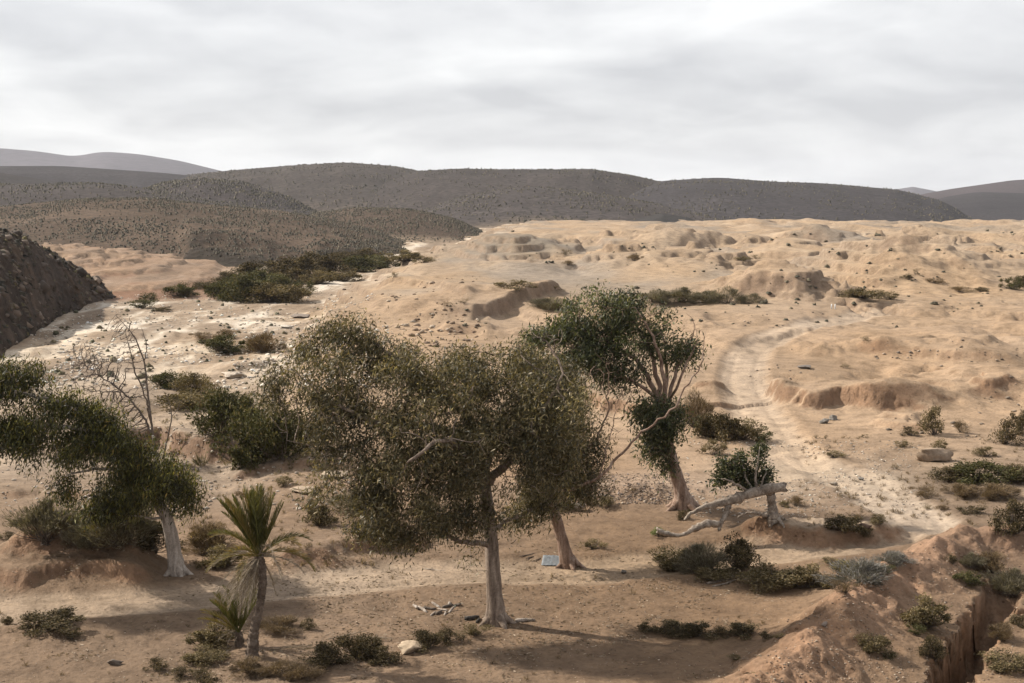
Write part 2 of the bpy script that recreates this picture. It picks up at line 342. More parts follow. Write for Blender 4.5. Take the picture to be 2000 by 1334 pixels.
gxx = np.gradient(Zg, axis=1) / (np.gradient(Xg, axis=1) + 1e-6); steep = np.hypot(gzx, gxx)
col = blend(col, (0.205, 0.148, 0.105), sstep(0.28, 0.8, steep) * sstep(90, 150, Yg) * .75)      # weathered crust on the steeper flanks
col *= (1 + 0.28 * n_mid + 0.14 * n_sm)[..., None]; col *= 1 + (fbm(Xg / 14, Yg / 34, 3, 107))[..., None] * C3(.04, -.04, -.16)
col *= (1 - .09 * sstep(60, 90, Yg))[..., None]; col = np.clip(col, 0.02, 0.6)
M_ground = ground_material('dry_earth')
stp = sstep(.6, 1.4, steep) * sstep(140, 100, Yg)            # crumbled faces: steep cuts pushed in and out by layers
Yd = Yg + stp * (.15 * perlin(Xg / .8, Zg / .20, 111) + .09 * perlin(Xg / .3, Zg / .09, 112)); Xd = Xg + stp * (.12 * perlin(Yg / .8, Zg / .20, 113) + .08 * perlin(Yg / .3, Zg / .09, 114))
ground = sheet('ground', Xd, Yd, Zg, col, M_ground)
ground['label'] = 'bare tan and reddish desert earth with tracks, ledges and a stony river bed'

def gz(x, y):                                             # ground height at a point
    s = x / max(y, 1e-3); r = np.clip(np.searchsorted(YS, y) - 1, 0, len(YS) - 2); c = np.clip(np.searchsorted(SS, s) - 1, 0, len(SS) - 2)
    a = (y - YS[r]) / (YS[r + 1] - YS[r]); b = (s - SS[c]) / (SS[c + 1] - SS[c])
    return float((Zg[r, c] * (1 - b) + Zg[r, c + 1] * b) * (1 - a) + (Zg[r + 1, c] * (1 - b) + Zg[r + 1, c + 1] * b) * a)
def spot(px, py):                                         # where the line of sight meets the ground
    dx, dy, dz = ray(px, py); s = dx / dy; k = dz / dy
    c = int(np.clip(np.searchsorted(SS, s) - 1, 0, len(SS) - 2)); b = (s - SS[c]) / (SS[c + 1] - SS[c])
    zc = Zg[:, c] * (1 - b) + Zg[:, c + 1] * b; d = (HC + k * YS) - zc
    r = int(np.argmax(d < 0)) if (d < 0).any() else len(YS) - 1
    r = max(r, 1); t = d[r - 1] / (d[r - 1] - d[r] + 1e-9); Y = YS[r - 1] + t * (YS[r] - YS[r - 1])
    return Vector((s * Y, Y, gz(s * Y, Y)))

# ------------------------------------------------------------------ hills
def hill_material(name, dots, scale, dark, amt):
    m, nt = mat(name); N = NT(nt)
    co = N.n('ShaderNodeTexCoord').outputs['Object']
    col = N.n('ShaderNodeAttribute', attribute_name='col').outputs['Color']
    n1 = noise(N, co, 0.02, 4, 0.65); n2 = noise(N, co, 0.35, 4, 0.7)
    c = mixc(N, col, ramp(N, n1.outputs['Fac'], [(0.3, (0.75, 0.74, 0.74)), (0.5, (1, 1, 1)), (0.7, (1.25, 1.24, 1.22))]), 1.0, 'MULTIPLY')
    c = mixc(N, c, ramp(N, n2.outputs['Fac'], [(0.3, (0.6, 0.6, 0.6)), (0.5, (1, 1, 1)), (0.7, (1.4, 1.38, 1.35))]), 0.9, 'MULTIPLY')
    if dots:                                              # scrub too far away to build bush by bush
        v = N.n('ShaderNodeTexVoronoi', {'Vector': co, 'Scale': scale, 'Randomness': 1.0})
        mk = ramp(N, v.outputs['Distance'], [(0.30, (1, 1, 1)), (0.52, (0, 0, 0))])
        pick = ramp(N, noise(N, co, scale * 0.1, 3).outputs['Fac'], [(0.35, (0.35, 0.35, 0.35)), (0.6, (1, 1, 1))])
        f = mixc(N, mk, pick, 1.0, 'MULTIPLY'); f = mixc(N, f, (amt, amt, amt), 1.0, 'MULTIPLY')
        c = mixc(N, c, dark, f)
    finish(N, c, 0.95, n2.outputs['Fac'], 0.7, 1.0, 0.05)
    return m
M_hill_near = hill_material('scrub_hill_near', True, 0.55, (0.040, 0.036, 0.026), 0.45)
M_hill_far = hill_material('scrub_hill_far', True, 0.20, (0.030, 0.027, 0.024), 0.95)
M_mount = hill_material('far_mountain', False, 1, (0, 0, 0), 0)
def palefoot(tm, pr):                                     # bare pale soil along the foot of a slope
    def f(X, Y, Z, t, px, c):
        m = sstep(tm, tm * .3, t + .08 * fbm(X / 60, Y / 90, 3, 307)) * sstep(pr[0] - 60, pr[0] + 40, px) * sstep(pr[1] + 60, pr[1] - 40, px)
        return c + (C3(.24, .185, .135) - c) * (m * .85)[..., None]
    return f
HILLS = {}
def hill(name, label, crest, y0, yc, zb, base_col, material, rough=1.0, rows=90, cols=300, back=0.5, power=1.0, nscale=1.0, seed=0, cliff=None, px0=None, px1=None, colfn=None, disp=None):
    cr = np.array(crest, float); a = px0 if px0 is not None else cr[0, 0]; b = px1 if px1 is not None else cr[-1, 0]
    px = np.linspace(a, b, cols); s = np.array([slope(p) for p in px])
    # smooth the crest line
    cyv = np.interp(px, cr[:, 0], cr[:, 1]); k = max(3, cols // 22) | 1
    cyv = np.convolve(np.pad(cyv, k // 2, 'edge'), np.ones(k) / k, 'valid')
    want = (400 - cyv) / FPX                                # tangent of the elevation over the eye's level
    y0v = np.interp(px, *np.array(y0, float).T) if isinstance(y0, (list, tuple)) else np.full(cols, float(y0))
    ycv = np.interp(px, *np.array(yc, float).T) if isinstance(yc, (list, tuple)) else np.full(cols, float(yc))
    t = np.linspace(0, 1 + back, rows)[:, None]
    Y = y0v + (ycv - y0v) * t; X = s * Y
    prof = np.where(t < 1, np.sin(np.pi / 2 * np.clip(t, 0, 1)) ** power, np.cos(np.pi / 2 * np.clip((t - 1) / max(back, .01), 0, 1)) ** 0.8)
    sc_ = (ycv - y0v).mean() * nscale
    nz = fbm(X / (sc_ * .9), Y / (sc_ * .9), 5, 200 + seed) * .10 + ridged(X / (sc_ * .35), Y / (sc_ * 1.1), 4, 230 + seed) * .05
    zc = HC + want * ycv
    for _ in range(3):
        amp = np.maximum(zc - zb, 1.0)
        Z = zb + amp * prof * (1 + rough * nz * np.minimum(1, 4 * prof * 0 + 1))
        if cliff is not None: Z = cliff(X, Y, Z, t)
        got = ((Z - HC) / Y).max(0); zc = zc + (want - got) * ycv * 0.9
    if disp is not None: X, Y, Z = disp(X, Y, Z, t)
    nb = fbm(X / (sc_ * .5), Y / (sc_ * .5), 4, 260 + seed)
    c = np.broadcast_to(C3(*base_col), Z.shape + (3,)) * (1 + 0.25 * nb)[..., None]  # base colours of the rear hills hold cloud shade as well as soil and scrub
    if colfn is not None: c = colfn(X, Y, Z, t, px[None] + 0 * X, c)
    o = sheet(name, X, Y, Z, np.clip(c, 0.01, 0.6), material)
    o['label'] = label
    HILLS.setdefault(name, []).append((s, Y, Z, t)); return (px, s, Y, Z, t, o)
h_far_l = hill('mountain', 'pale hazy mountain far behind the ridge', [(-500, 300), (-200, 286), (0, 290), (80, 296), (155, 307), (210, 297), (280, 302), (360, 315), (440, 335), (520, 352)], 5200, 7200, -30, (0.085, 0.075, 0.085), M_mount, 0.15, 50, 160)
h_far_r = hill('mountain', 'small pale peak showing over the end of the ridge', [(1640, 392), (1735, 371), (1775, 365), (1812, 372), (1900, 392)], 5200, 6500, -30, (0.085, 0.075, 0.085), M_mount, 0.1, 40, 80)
h_r2 = hill('hill', 'brownish hill rising at the picture edge behind a dark hill', [(1700, 402), (1800, 378), (1850, 369), (1900, 362), (1970, 352), (2100, 348), (2500, 360)], 2700, 3500, -20, (0.055, 0.042, 0.044), M_hill_far, 0.5, 60, 160)
h_r1 = hill('hill', 'dark low hill at the picture edge beyond the plateau', [(1700, 430), (1790, 401), (1830, 386), (1900, 375), (2000, 378), (2200, 372), (2500, 380)], 1700, 2300, -25, (0.039, 0.034, 0.037), M_hill_far, 0.6, 60, 160)
h_ra = hill('hill', 'dark end of the skyline ridge below the pale mountain', [(-600, 340), (-200, 330), (0, 325), (130, 325), (310, 337), (440, 349), (600, 385)], 1000, 1900, -12, (0.046, 0.041, 0.044), M_hill_far, 1.4, 70, 260, 0.4, 0.85, 0.6, 21)
h_main = hill('hill', 'highest dome of the scrub covered skyline ridge', [(180, 385), (300, 350), (440, 335), (560, 325), (680, 318), (760, 324), (815, 333), (900, 350), (1020, 385)], 980, 1750, -12, (0.059, 0.049, 0.044), M_hill_far, 1.6, 90, 300, 0.4, 0.85, 0.6, 22, colfn=palefoot(.2, (560, 900)))
h_rb = hill('hill', 'long level middle part of the skyline ridge', [(560, 410), (700, 368), (815, 335), (900, 330), (1000, 332), (1150, 331), (1230, 342), (1300, 358), (1420, 395)], 900, 1600, -12, (0.054, 0.045, 0.042), M_hill_far, 1.6, 90, 340, 0.4, 0.85, 0.6, 23, colfn=palefoot(.18, (700, 1000)))
h_rc = hill('hill', 'gently falling end of the skyline ridge above the sandy plateau', [(1020, 425), (1150, 385), (1285, 354), (1400, 347), (1500, 355), (1600, 358), (1750, 371), (1840, 395), (1900, 432), (1950, 455)], 820, 1450, -12, (0.046, 0.041, 0.043), M_hill_far, 1.6, 90, 360, 0.4, 0.85, 0.6, 24)
h_l0 = hill('hill', 'dark shoulder of hill under the pale mountain', [(-600, 330), (-200, 325), (0, 336), (100, 352), (200, 368), (330, 392)], 800, 1250, -8, (0.039, 0.034, 0.034), M_hill_far, 0.6, 80, 240, seed=3)
h_m1 = hill('hill', 'rounded scrubby spur below the middle of the ridge', [(280, 372), (330, 356), (400, 349), (480, 356), (560, 380), (620, 412), (660, 430)], 720, 1000, -8, (0.055, 0.046, 0.045), M_hill_far, 0.6, 90, 200, seed=5)
h_m2 = hill('hill', 'broad brown scrub dome in front of the ridge', [(760, 440), (830, 410), (900, 385), (1000, 367), (1060, 366), (1150, 376), (1250, 392), (1400, 420), (1560, 445)], 640, 1050, -6, (0.059, 0.050, 0.048), M_hill_far, 1.2, 110, 320, seed=7, colfn=palefoot(.3, (700, 1300)))
h_m3 = hill('hill', 'small dark knoll at the edge of the sandy plateau', [(1180, 455), (1240, 428), (1290, 416), (1340, 424), (1400, 452)], 560, 700, -2, (0.039, 0.036, 0.035), M_hill_far, 0.5, 60, 120, seed=9)
h_l1 = hill('hill', 'wide scrub speckled hillside above the river', [(-600, 350), (-200, 352), (0, 360), (200, 358), (330, 374), (450, 394), (620, 413), (680, 440)], 560, 900, -4, (0.055, 0.046, 0.044), M_hill_far, 0.6, 100, 320, seed=11)
h_l3 = hill('hill', 'rounded scrub speckled hill behind the green riverbank', [(560, 440), (620, 415), (700, 405), (800, 408), (880, 424), (945, 450), (985, 478)], 470, 640, -2, (0.070, 0.050, 0.038), M_hill_near, 0.8, 110, 260, seed=13, colfn=palefoot(.22, (600, 960)))
def nose_edge(X, Y):                                       # dark rock faces where the river undercuts the slope: their upper edge
    px = X / Y * cp * FPX + CX; n = fbm(X / 11, Y / 22, 4, 301)
    a = sstep(345, 385, px) * sstep(550, 515, px) * (.05 + .13 * np.clip((550 - px) / 180, 0, 1))
    b = sstep(585, 640, px) * sstep(845, 790, px) * (.04 + .09 * np.clip((845 - px) / 230, 0, 1))
    return np.maximum(a, b) * (1 + .9 * n)
def nose(X, Y, Z, t):
    e = nose_edge(X, Y); return Z + np.clip(e, 0, .3) * 18 * sstep(0, 1, t / np.maximum(e * .75, 1e-3)) * sstep(.55, .18, t) * (e > .004)
def nosecol(X, Y, Z, t, px, c):
    e = nose_edge(X, Y); m = sstep(1.15, .75, t / np.maximum(e, 1e-3) + .35 * fbm(X / 4, Y / 4 + Z / 3, 3, 303)) * (e > .004)
    c = c * (1 + .35 * sstep(-.1, .4, fbm(X / 40, Y / 60, 3, 305)))[..., None]
    return c + (C3(0.034, 0.028, 0.023) * (1 + .8 * fbm(X / 5, Z / 2, 3, 306))[..., None] - c) * (.9 * m)[..., None]
h_l2 = hill('hill', 'scrub speckled slope with dark rock nose above the river', [(-600, 380), (-200, 390), (0, 405), (150, 389), (300, 386), (420, 400), (560, 412), (640, 427), (720, 446), (800, 474), (850, 500)], [(-600, 300), (0, 330), (360, 320), (530, 318), (640, 345), (850, 385)], [(-600, 560), (400, 540), (850, 470)], -3, (0.070, 0.050, 0.037), M_hill_near, 1.3, 110, 340, cliff=nose, colfn=nosecol, seed=15)
def crag(X, Y, Z, t):                                      # broken rock: blocks and gullies pushed out of the face
    k = sstep(0, .12, t) * sstep(1.25, 1.0, t)
    d = 1.7 * ridged((X + .4 * Y) / 7, Z / 5, 4, 311) + 1.0 * ridged((X - .3 * Y) / 2.2, Z / 1.5, 3, 313)
    return X + k * d * .45, Y - k * d * .8, Z + k * (.5 * ridged((X + .5 * Y) / 3, (Y + Z) / 3, 3, 316) - .2)
def cragcol(X, Y, Z, t, px, c):
    n = fbm((X + Z) / 2.5, (Y - Z) / 2.5, 4, 315)
    return c * (1 + 1.0 * n)[..., None] + C3(0.03, 0.018, 0.008) * sstep(0.1, 0.5, fbm(X / 7, Y / 7, 3, 317))[..., None]
M_crag = ground_material('dark_rock', 0.7, True)
h_crag = hill('hill', 'steep dark rocky slope at the edge of the river bed', [(-420, 350), (-200, 405), (-80, 428), (0, 449), (36, 459), (72, 476), (101, 495), (134, 514), (168, 533), (192, 548), (207, 565), (220, 586)], [(-420, 100), (0, 126), (48, 140), (84, 158), (156, 195), (220, 212)], [(-420, 150), (0, 175), (84, 196), (156, 212), (220, 220)], -3.2, (0.047, 0.034, 0.026), M_crag, 0.6, 120, 260, disp=crag, colfn=cragcol, power=1.0, seed=17)

# ------------------------------------------------------------------ mesh helpers for plants and small things
def np_mesh(name, V, F, tint=None, mats=(), smooth=False, midx=None):
    """V (n,3); F a list of (k,m) index arrays; tint (n,3) per vertex"""
    me = bpy.data.meshes.new(name)
    F = [np.asarray(f, np.int32) for f in F if len(f)]
    me.vertices.add(len(V)); me.vertices.foreach_set('co', np.asarray(V, np.float32).ravel())
    loops = np.concatenate([f.ravel() for f in F]); me.loops.add(len(loops)); me.loops.foreach_set('vertex_index', loops)
    starts, o = [], 0
    for f in F: starts.append(o + np.arange(len(f)) * f.shape[1]); o += f.size
    starts = np.concatenate(starts).astype(np.int32)
    me.polygons.add(len(starts)); me.polygons.foreach_set('loop_start', starts)
    if smooth: me.polygons.foreach_set('use_smooth', np.ones(len(starts), bool))
    if midx is not None: me.polygons.foreach_set('material_index', np.concatenate([np.full(len(f), k) for f, k in zip(F, midx)]).astype(np.int32))
    me.update(calc_edges=True)
    if tint is not None:
        a = me.attributes.new('tint', 'FLOAT_COLOR', 'POINT')
        a.data.foreach_set('color', np.concatenate([tint, np.ones((len(V), 1))], 1).astype(np.float32).ravel())
    for m in mats: me.materials.append(m)
    return me
def add(name, me, parent=None, loc=None, **props):
    o = bpy.data.objects.new(name, me); COL.objects.link(o)
    if parent is not None: o.parent = parent
    if loc is not None: o.location = loc
    for k, v in props.items(): o[k] = v
    return o
def thing(name, label, cat, loc, group=None):
    o = bpy.data.objects.new(name, None); COL.objects.link(o); o.location = loc; o.empty_display_size = 0.3
    o['label'] = label; o['category'] = cat
    if group: o['group'] = group
    return o
class Geo:
    def __init__(s): s.V, s.Q, s.T, s.n, s.C = [], [], [], 0, []
    def put(s, V, Q=None, T=None, c=None):
        V = np.asarray(V, float); s.V.append(V)
        if Q is not None and len(Q): s.Q.append(np.asarray(Q) + s.n)
        if T is not None and len(T): s.T.append(np.asarray(T) + s.n)
        if c is not None: s.C.append(np.broadcast_to(np.asarray(c, float), (len(V), 3)))
        s.n += len(V)
    def mesh(s, name, mats, smooth=False):
        V = np.concatenate(s.V); F = []
        if s.Q: F.append(np.concatenate(s.Q))
        if s.T: F.append(np.concatenate(s.T))
        return np_mesh(name, V, F, np.concatenate(s.C) if s.C else None, mats, smooth)
def tube(P, R, sides=6, cap=True):
    P = np.asarray(P, float); R = np.asarray(R, float); n = len(P)
    T = np.gradient(P, axis=0); T /= np.linalg.norm(T, axis=1, keepdims=True) + 1e-9
    ref = np.where(np.abs(T[:, 2:3]) > 0.8, np.array([[1., 0, 0]]), np.array([[0, 0, 1.]]))
    if np.abs(T[:, 2]).mean() > 0.5: ref = np.tile([[1., 0.1, 0]], (n, 1))
    else: ref = np.tile([[0.1, 0.0, 1.]], (n, 1))
    A = np.cross(T, ref); A /= np.linalg.norm(A, axis=1, keepdims=True) + 1e-9
    B = np.cross(T, A); th = np.arange(sides) * 2 * np.pi / sides
    V = (P[:, None] + R[:, None, None] * (np.cos(th)[None, :, None] * A[:, None] + np.sin(th)[None, :, None] * B[:, None])).reshape(-1, 3)
    i = np.arange(n - 1)[:, None] * sides; j = np.arange(sides)[None]; k = (j + 1) % sides
    Q = np.stack([i + j, i + k, i + sides + k, i + sides + j], -1).reshape(-1, 4)
    T3 = np.zeros((0, 3), int)
    if cap:
        V = np.vstack([V, P[:1], P[-1:]]); c0, c1 = n * sides, n * sides + 1; jj = np.arange(sides); kk = (jj + 1) % sides; b = (n - 1) * sides
        T3 = np.vstack([np.stack([np.full(sides, c0), kk, jj], -1), np.stack([np.full(sides, c1), b + jj, b + kk], -1)])
    return V, Q, T3
def unit(v): return v / (np.linalg.norm(v, axis=-1, keepdims=True) + 1e-9)
def leaf_quads(P, D, L, Wd, fold=0.25):
    n = len(P); r = rng.normal(size=(n, 3)); D = unit(D); S = unit(np.cross(D, r)); Nn = np.cross(D, S)
    L = np.asarray(L)[:, None]; Wd = np.asarray(Wd)[:, None]
    V = np.stack([P, P + D * L * .45 + S * Wd * .5 + Nn * Wd * fold, P + D * L, P + D * L * .45 - S * Wd * .5 + Nn * Wd * fold], 1).reshape(-1, 3)
    return V, (np.arange(n)[:, None] * 4 + np.arange(4)[None])
def palette(n, cols, w, jit=0.22):
    cols = np.array(cols, float); c = cols[rng.choice(len(cols), n, p=np.array(w) / sum(w))]
    return np.clip(c * (1 + jit * rng.normal(size=(n, 1))), 0.01, 0.6)

def leaf_material(name, rough=0.55, trans=0.3, spec=0.35):
    m, nt = mat(name); N = NT(nt)
    c = N.n('ShaderNodeAttribute', attribute_name='tint').outputs['Color']
    d = N.n('ShaderNodeBsdfPrincipled', {'Base Color': c, 'Roughness': rough, 'Specular IOR Level': spec})
    t = N.n('ShaderNodeBsdfTranslucent', {'Color': mixc(N, c, (1.3, 1.25, 0.7), 1.0, 'MULTIPLY')})
    x = N.n('ShaderNodeMixShader', {0: trans, 1: d.outputs[0], 2: t.outputs[0]})
    o = N.n('ShaderNodeOutputMaterial'); nt.links.new(x.outputs[0], o.inputs[0]); return m
def bark_material(name, c0, c1, c2, zs=1.0):
    m, nt = mat(name); N = NT(nt)
    co = N.n('ShaderNodeTexCoord').outputs['Object']
    mp = N.n('ShaderNodeMapping', {'Vector': co, 'Scale': (6, 6, 1.3 * zs)})
    n1 = noise(N, mp.outputs[0], 1.0, 5, 0.65, 0.6); n2 = noise(N, co, 22, 3, 0.6)
    c = ramp(N, n1.outputs['Fac'], [(0.32, c0), (0.5, c1), (0.68, c2)])
    c = mixc(N, c, ramp(N, n2.outputs['Fac'], [(0.3, (0.7, 0.7, 0.7)), (0.7, (1.2, 1.2, 1.2))]), 0.8, 'MULTIPLY')
    h = N.n('ShaderNodeMath', {0: n1.outputs['Fac'], 1: 1.0, 2: n2.outputs['Fac']}, operation='MULTIPLY_ADD').outputs[0]
    finish(N, c, 0.85, h, 0.7, 0.03, 0.15); return m
M_leaf = leaf_material('leaf'); M_bushleaf = leaf_material('bush_leaf', 0.8, 0.2, 0.1); M_dryleaf = leaf_material('dry_leaf', 0.8, 0.15)
M_bark = bark_material('gum_bark', (0.075, 0.054, 0.042), (0.185, 0.14, 0.108), (0.32, 0.255, 0.205))
M_palebark = bark_material('pale_bark', (0.17, 0.14, 0.115), (0.31, 0.26, 0.22), (0.43, 0.38, 0.33))
M_redbark = bark_material('red_bark', (0.10, 0.062, 0.045), (0.22, 0.145, 0.105), (0.34, 0.26, 0.21))
M_drywood = bark_material('weathered_wood', (0.09, 0.07, 0.056), (0.225, 0.182, 0.145), (0.37, 0.32, 0.27), 3.0)
M_twig = bark_material('twig_wood', (0.07, 0.054, 0.042), (0.12, 0.095, 0.076), (0.19, 0.155, 0.128))
M_palmbark = bark_material('palm_bark', (0.075, 0.055, 0.042), (0.14, 0.105, 0.08), (0.215, 0.17, 0.135), 4.0)

# ------------------------------------------------------------------ trees: hand-laid limbs, twigs grown towards the leaf masses
def grow(seeds, A, step, dk, iters=160, jitter=0.18, bias=(0, 0, 0.0)):
    cap = 24000
    P = np.zeros((cap, 3)); par = np.full(cap, -1); lim = np.zeros(cap, int); sr = np.zeros(cap); n = 0
    for li, pts in enumerate(seeds):
        pts = np.array(pts, float); seg = np.linalg.norm(np.diff(pts[:, :3], axis=0), axis=1); cum = np.concatenate([[0], np.cumsum(seg)])
        m = max(2, int(cum[-1] / step) + 1); t = np.linspace(0, cum[-1], m)
        # soft curve through the points
        q = np.stack([np.interp(t, cum, pts[:, k]) for k in range(4)], -1)
        for _ in range(3): q[1:-1, :3] = (q[:-2, :3] + 2 * q[1:-1, :3] + q[2:, :3]) / 4
        q[1:-1, :3] += rng.normal(size=(m - 2, 3)) * step * (0.04 if li == 0 else 0.13)
        last = -1 if n == 0 else int(np.argmin(((P[:n] - q[0, :3]) ** 2).sum(1)))
        for k in range(0 if n == 0 else 1, m):
            P[n] = q[k, :3]; par[n] = last; lim[n] = li; sr[n] = q[k, 3]; last = n; n += 1
    alive = np.ones(len(A), bool); near = np.zeros(len(A), int); dist = np.full(len(A), 1e9)
    def upd(lo, hi):
        for c in range(lo, hi, 400):
            d = np.sqrt(((A[:, None] - P[None, c:min(c + 400, hi)]) ** 2).sum(-1)); j = d.argmin(1); dd = d[np.arange(len(A)), j]
            k = dd < dist; dist[k] = dd[k]; near[k] = c + j[k]
    upd(0, n); kids = np.zeros(cap, int); at = np.full(len(A), -1); bias = np.array(bias)
    for it in range(iters):
        kill = alive & (dist < dk); at[kill] = near[kill]; alive &= ~kill
        if not alive.any() or n > cap - 2000: break
        ids = near[alive]; u = unit(A[alive] - P[ids]); acc = np.zeros((n, 3)); np.add.at(acc, ids, u)
        g = np.unique(ids); g = g[kids[g] < 4]
        if not len(g): break
        d = unit(unit(acc[g]) + rng.normal(size=(len(g), 3)) * jitter + bias); new = P[g] + d * step
        m = len(g); P[n:n + m] = new; par[n:n + m] = g; lim[n:n + m] = lim[g]; kids[g] += 1; upd(n, n + m); n += m
    return P[:n], par[:n], lim[:n], sr[:n], at
def skeleton_meshes(P, par, lim, sr, tip, e, org, minr=0.0):
    n = len(P); ch = [[] for _ in range(n)]
    for i in range(1, n):
        if par[i] >= 0: ch[par[i]].append(i)
    r = np.zeros(n)
    for i in range(n - 1, -1, -1):
        r[i] = (sum(r[c] ** e for c in ch[i])) ** (1 / e) if ch[i] else tip
        if sr[i] > 0: r[i] = sr[i] if lim[i] == 0 else max(sr[i], min(r[i], sr[i] * 1.25))
    for i in range(1, n):
        if par[i] >= 0: r[i] = min(r[i], r[par[i]])
    G = {}
    starts = [(0, -1)]
    while starts:
        s, p = starts.pop(); path = [] if p < 0 else [p]; i = s
        rad = [] if p < 0 else [r[s]]
        while True:
            path.append(i); rad.append(r[i])
            if not ch[i]: break
            c = sorted(ch[i], key=lambda k: (lim[k] == lim[i], r[k]))
            for k in c[:-1]: starts.append((k, i))
            if lim[c[-1]] != lim[i]: starts.append((c[-1], i)); break
            i = c[-1]
        if max(rad) < minr or len(path) < 2: continue
        rad = np.array(rad); rad[-1] *= 0.5; big = rad.max()
        V, Q, T = tube(P[path] - org, rad, 10 if big > .12 else 7 if big > .05 else 4 if big > .018 else 3, big > .03)
        G.setdefault(int(lim[s]), Geo()).put(V, Q, T)
    return G, r
def tree(name, label, base, seeds, blobs, n_att, pal, wts, leaf=(0.15, 0.035), per=24, bark=None, step=0.22, dk=0.34, spread=0.22, tip=0.010, droop=0.8, group=None, bares=(), limb_names=None, wind=-0.25, roots=True, clump_n=13, clump_r=0.66, floor=0.05, pull=0.30):
    b = spot(*base); Y0 = b.y; org = np.array(b)
    S = []
    for pl in seeds:
        S.append([(*atY(q[0], q[1], Y0 + q[2]), q[3]) for q in pl])
    S[0][0] = (b.x, b.y, b.z - 0.25, S[0][0][3] * 1.15)
    A, leafy, bdens, btint = [], [], [], []
    wsum = sum(q[2] * q[3] for q in blobs) or 1
    for src, isl in ((blobs, True), (bares, False)):
        tot = sum(q[2] * q[3] for q in src) or 1
        for q in src:
            k = max(6, int((n_att if isl else n_att * 0.3 * len(src) / max(1, len(src))) * q[2] * q[3] / tot)); c = atY(q[0], q[1], Y0 + q[4]); s = (Y0 + q[4]) / FPX
            d = unit(rng.normal(size=(k, 3))) * rng.uniform(0, 1, (k, 1)) ** 0.42 * np.where(rng.uniform(size=(k, 1)) < .14, rng.uniform(1, 1.4, (k, 1)), 1)
            A.append(np.array(c) + d * np.array([q[2] * s, q[5], q[3] * s])); leafy += [isl] * k; bdens += [q[6] if len(q) > 6 else 1.0] * k; btint += [q[7] if len(q) > 7 else 1.0] * k
    A = np.concatenate(A); leafy = np.array(leafy); bdens = np.array(bdens); btint = np.array(btint)
    P, par, lim, sr, at = grow(S, A, step, dk)
    G, r = skeleton_meshes(P, par, lim, sr, tip, 2.35, org)
    t = thing(name, label, 'tree', b, group); bark = bark or M_bark
    if roots:                                    # root flare
        r0 = S[0][0][3]
        for k in range(5):
            a = k * 1.26 + rng.uniform(-.3, .3); q = np.array([[math.cos(a) * r0 * f, math.sin(a) * r0 * f, 0] for f in (.2, .7, 1.3, 2.0)]) + np.array([0, 0, 0])
            q[:, 2] = [r0 * .9, r0 * .38, r0 * .02, -r0 * .4]; V, Q, T = tube(q, [r0 * .5, r0 * .38, r0 * .22, r0 * .1], 6); G[0].put(V, Q, T)
    for li, g in sorted(G.items()):
        nm = 'trunk' if li == 0 else (limb_names or {}).get(li, 'limb')
        o = add(nm, g.mesh(nm, [bark], True), t)
        if nm == 'bare_limb': o['label'] = 'long bare pale branch without leaves'
    ok = leafy & (at >= 0); C = P[at[ok]]
    if not len(C): return t
    # leaves round every reached point and along the last twigs
    k = per; Q = np.repeat(0.5 * C + 0.5 * A[ok], k, 0); n = len(Q)
    Q = Q + rng.normal(size=(n, 3)) * np.array([spread, spread, spread * .9])
    cen = A[ok][rng.choice(len(C), max(4, len(C) // clump_n), replace=False)]; dd = np.sqrt(((A[ok][:, None] - cen[None]) ** 2).sum(-1)); near = dd.argmin(1); dd = dd.min(1)
    dn = np.clip(1.45 - dd / clump_r, floor, 1) * (0.35 + 0.65 * rng.uniform(size=len(cen)))[near] * bdens[ok]   # leaves gather in sprays, gaps between
    Q = Q + np.repeat((cen[near] - A[ok]) * pull, k, 0)
    dens = np.repeat(dn, k); keep = rng.uniform(size=n) < dens; Q = Q[keep]; n = len(Q)
    D = rng.normal(size=(n, 3)) * 0.75 + np.array([wind, 0, -droop])
    clump = np.repeat((rng.normal(size=len(cen)) * 0.22)[near] + rng.normal(size=len(C)) * .1, k)[keep]
    c = palette(n, pal, wts) * ((1 + clump) * np.repeat(btint[ok], k)[keep])[:, None]
    V, F = leaf_quads(Q - org, D, leaf[0] * rng.uniform(.5, 1.4, n), leaf[1] * rng.uniform(.6, 1.45, n))
    if n:
        cr = add('crown', np_mesh('crown', V, [F], np.repeat(np.clip(c, .008, .6), 4, 0), [M_leaf]), t); cr['kind'] = 'stuff'
    return t

OLIVE = [(0.118, 0.096, 0.044), (0.074, 0.064, 0.030), (0.165, 0.128, 0.066), (0.044, 0.040, 0.022), (0.25, 0.205, 0.125)]
GREEN = [(0.066, 0.074, 0.030), (0.042, 0.047, 0.022), (0.105, 0.108, 0.042), (0.030, 0.032, 0.018), (0.17, 0.155, 0.085)]
LIME = [(0.088, 0.084, 0.022), (0.048, 0.048, 0.017), (0.145, 0.132, 0.030), (0.17, 0.115, 0.03), (0.032, 0.032, 0.015)]

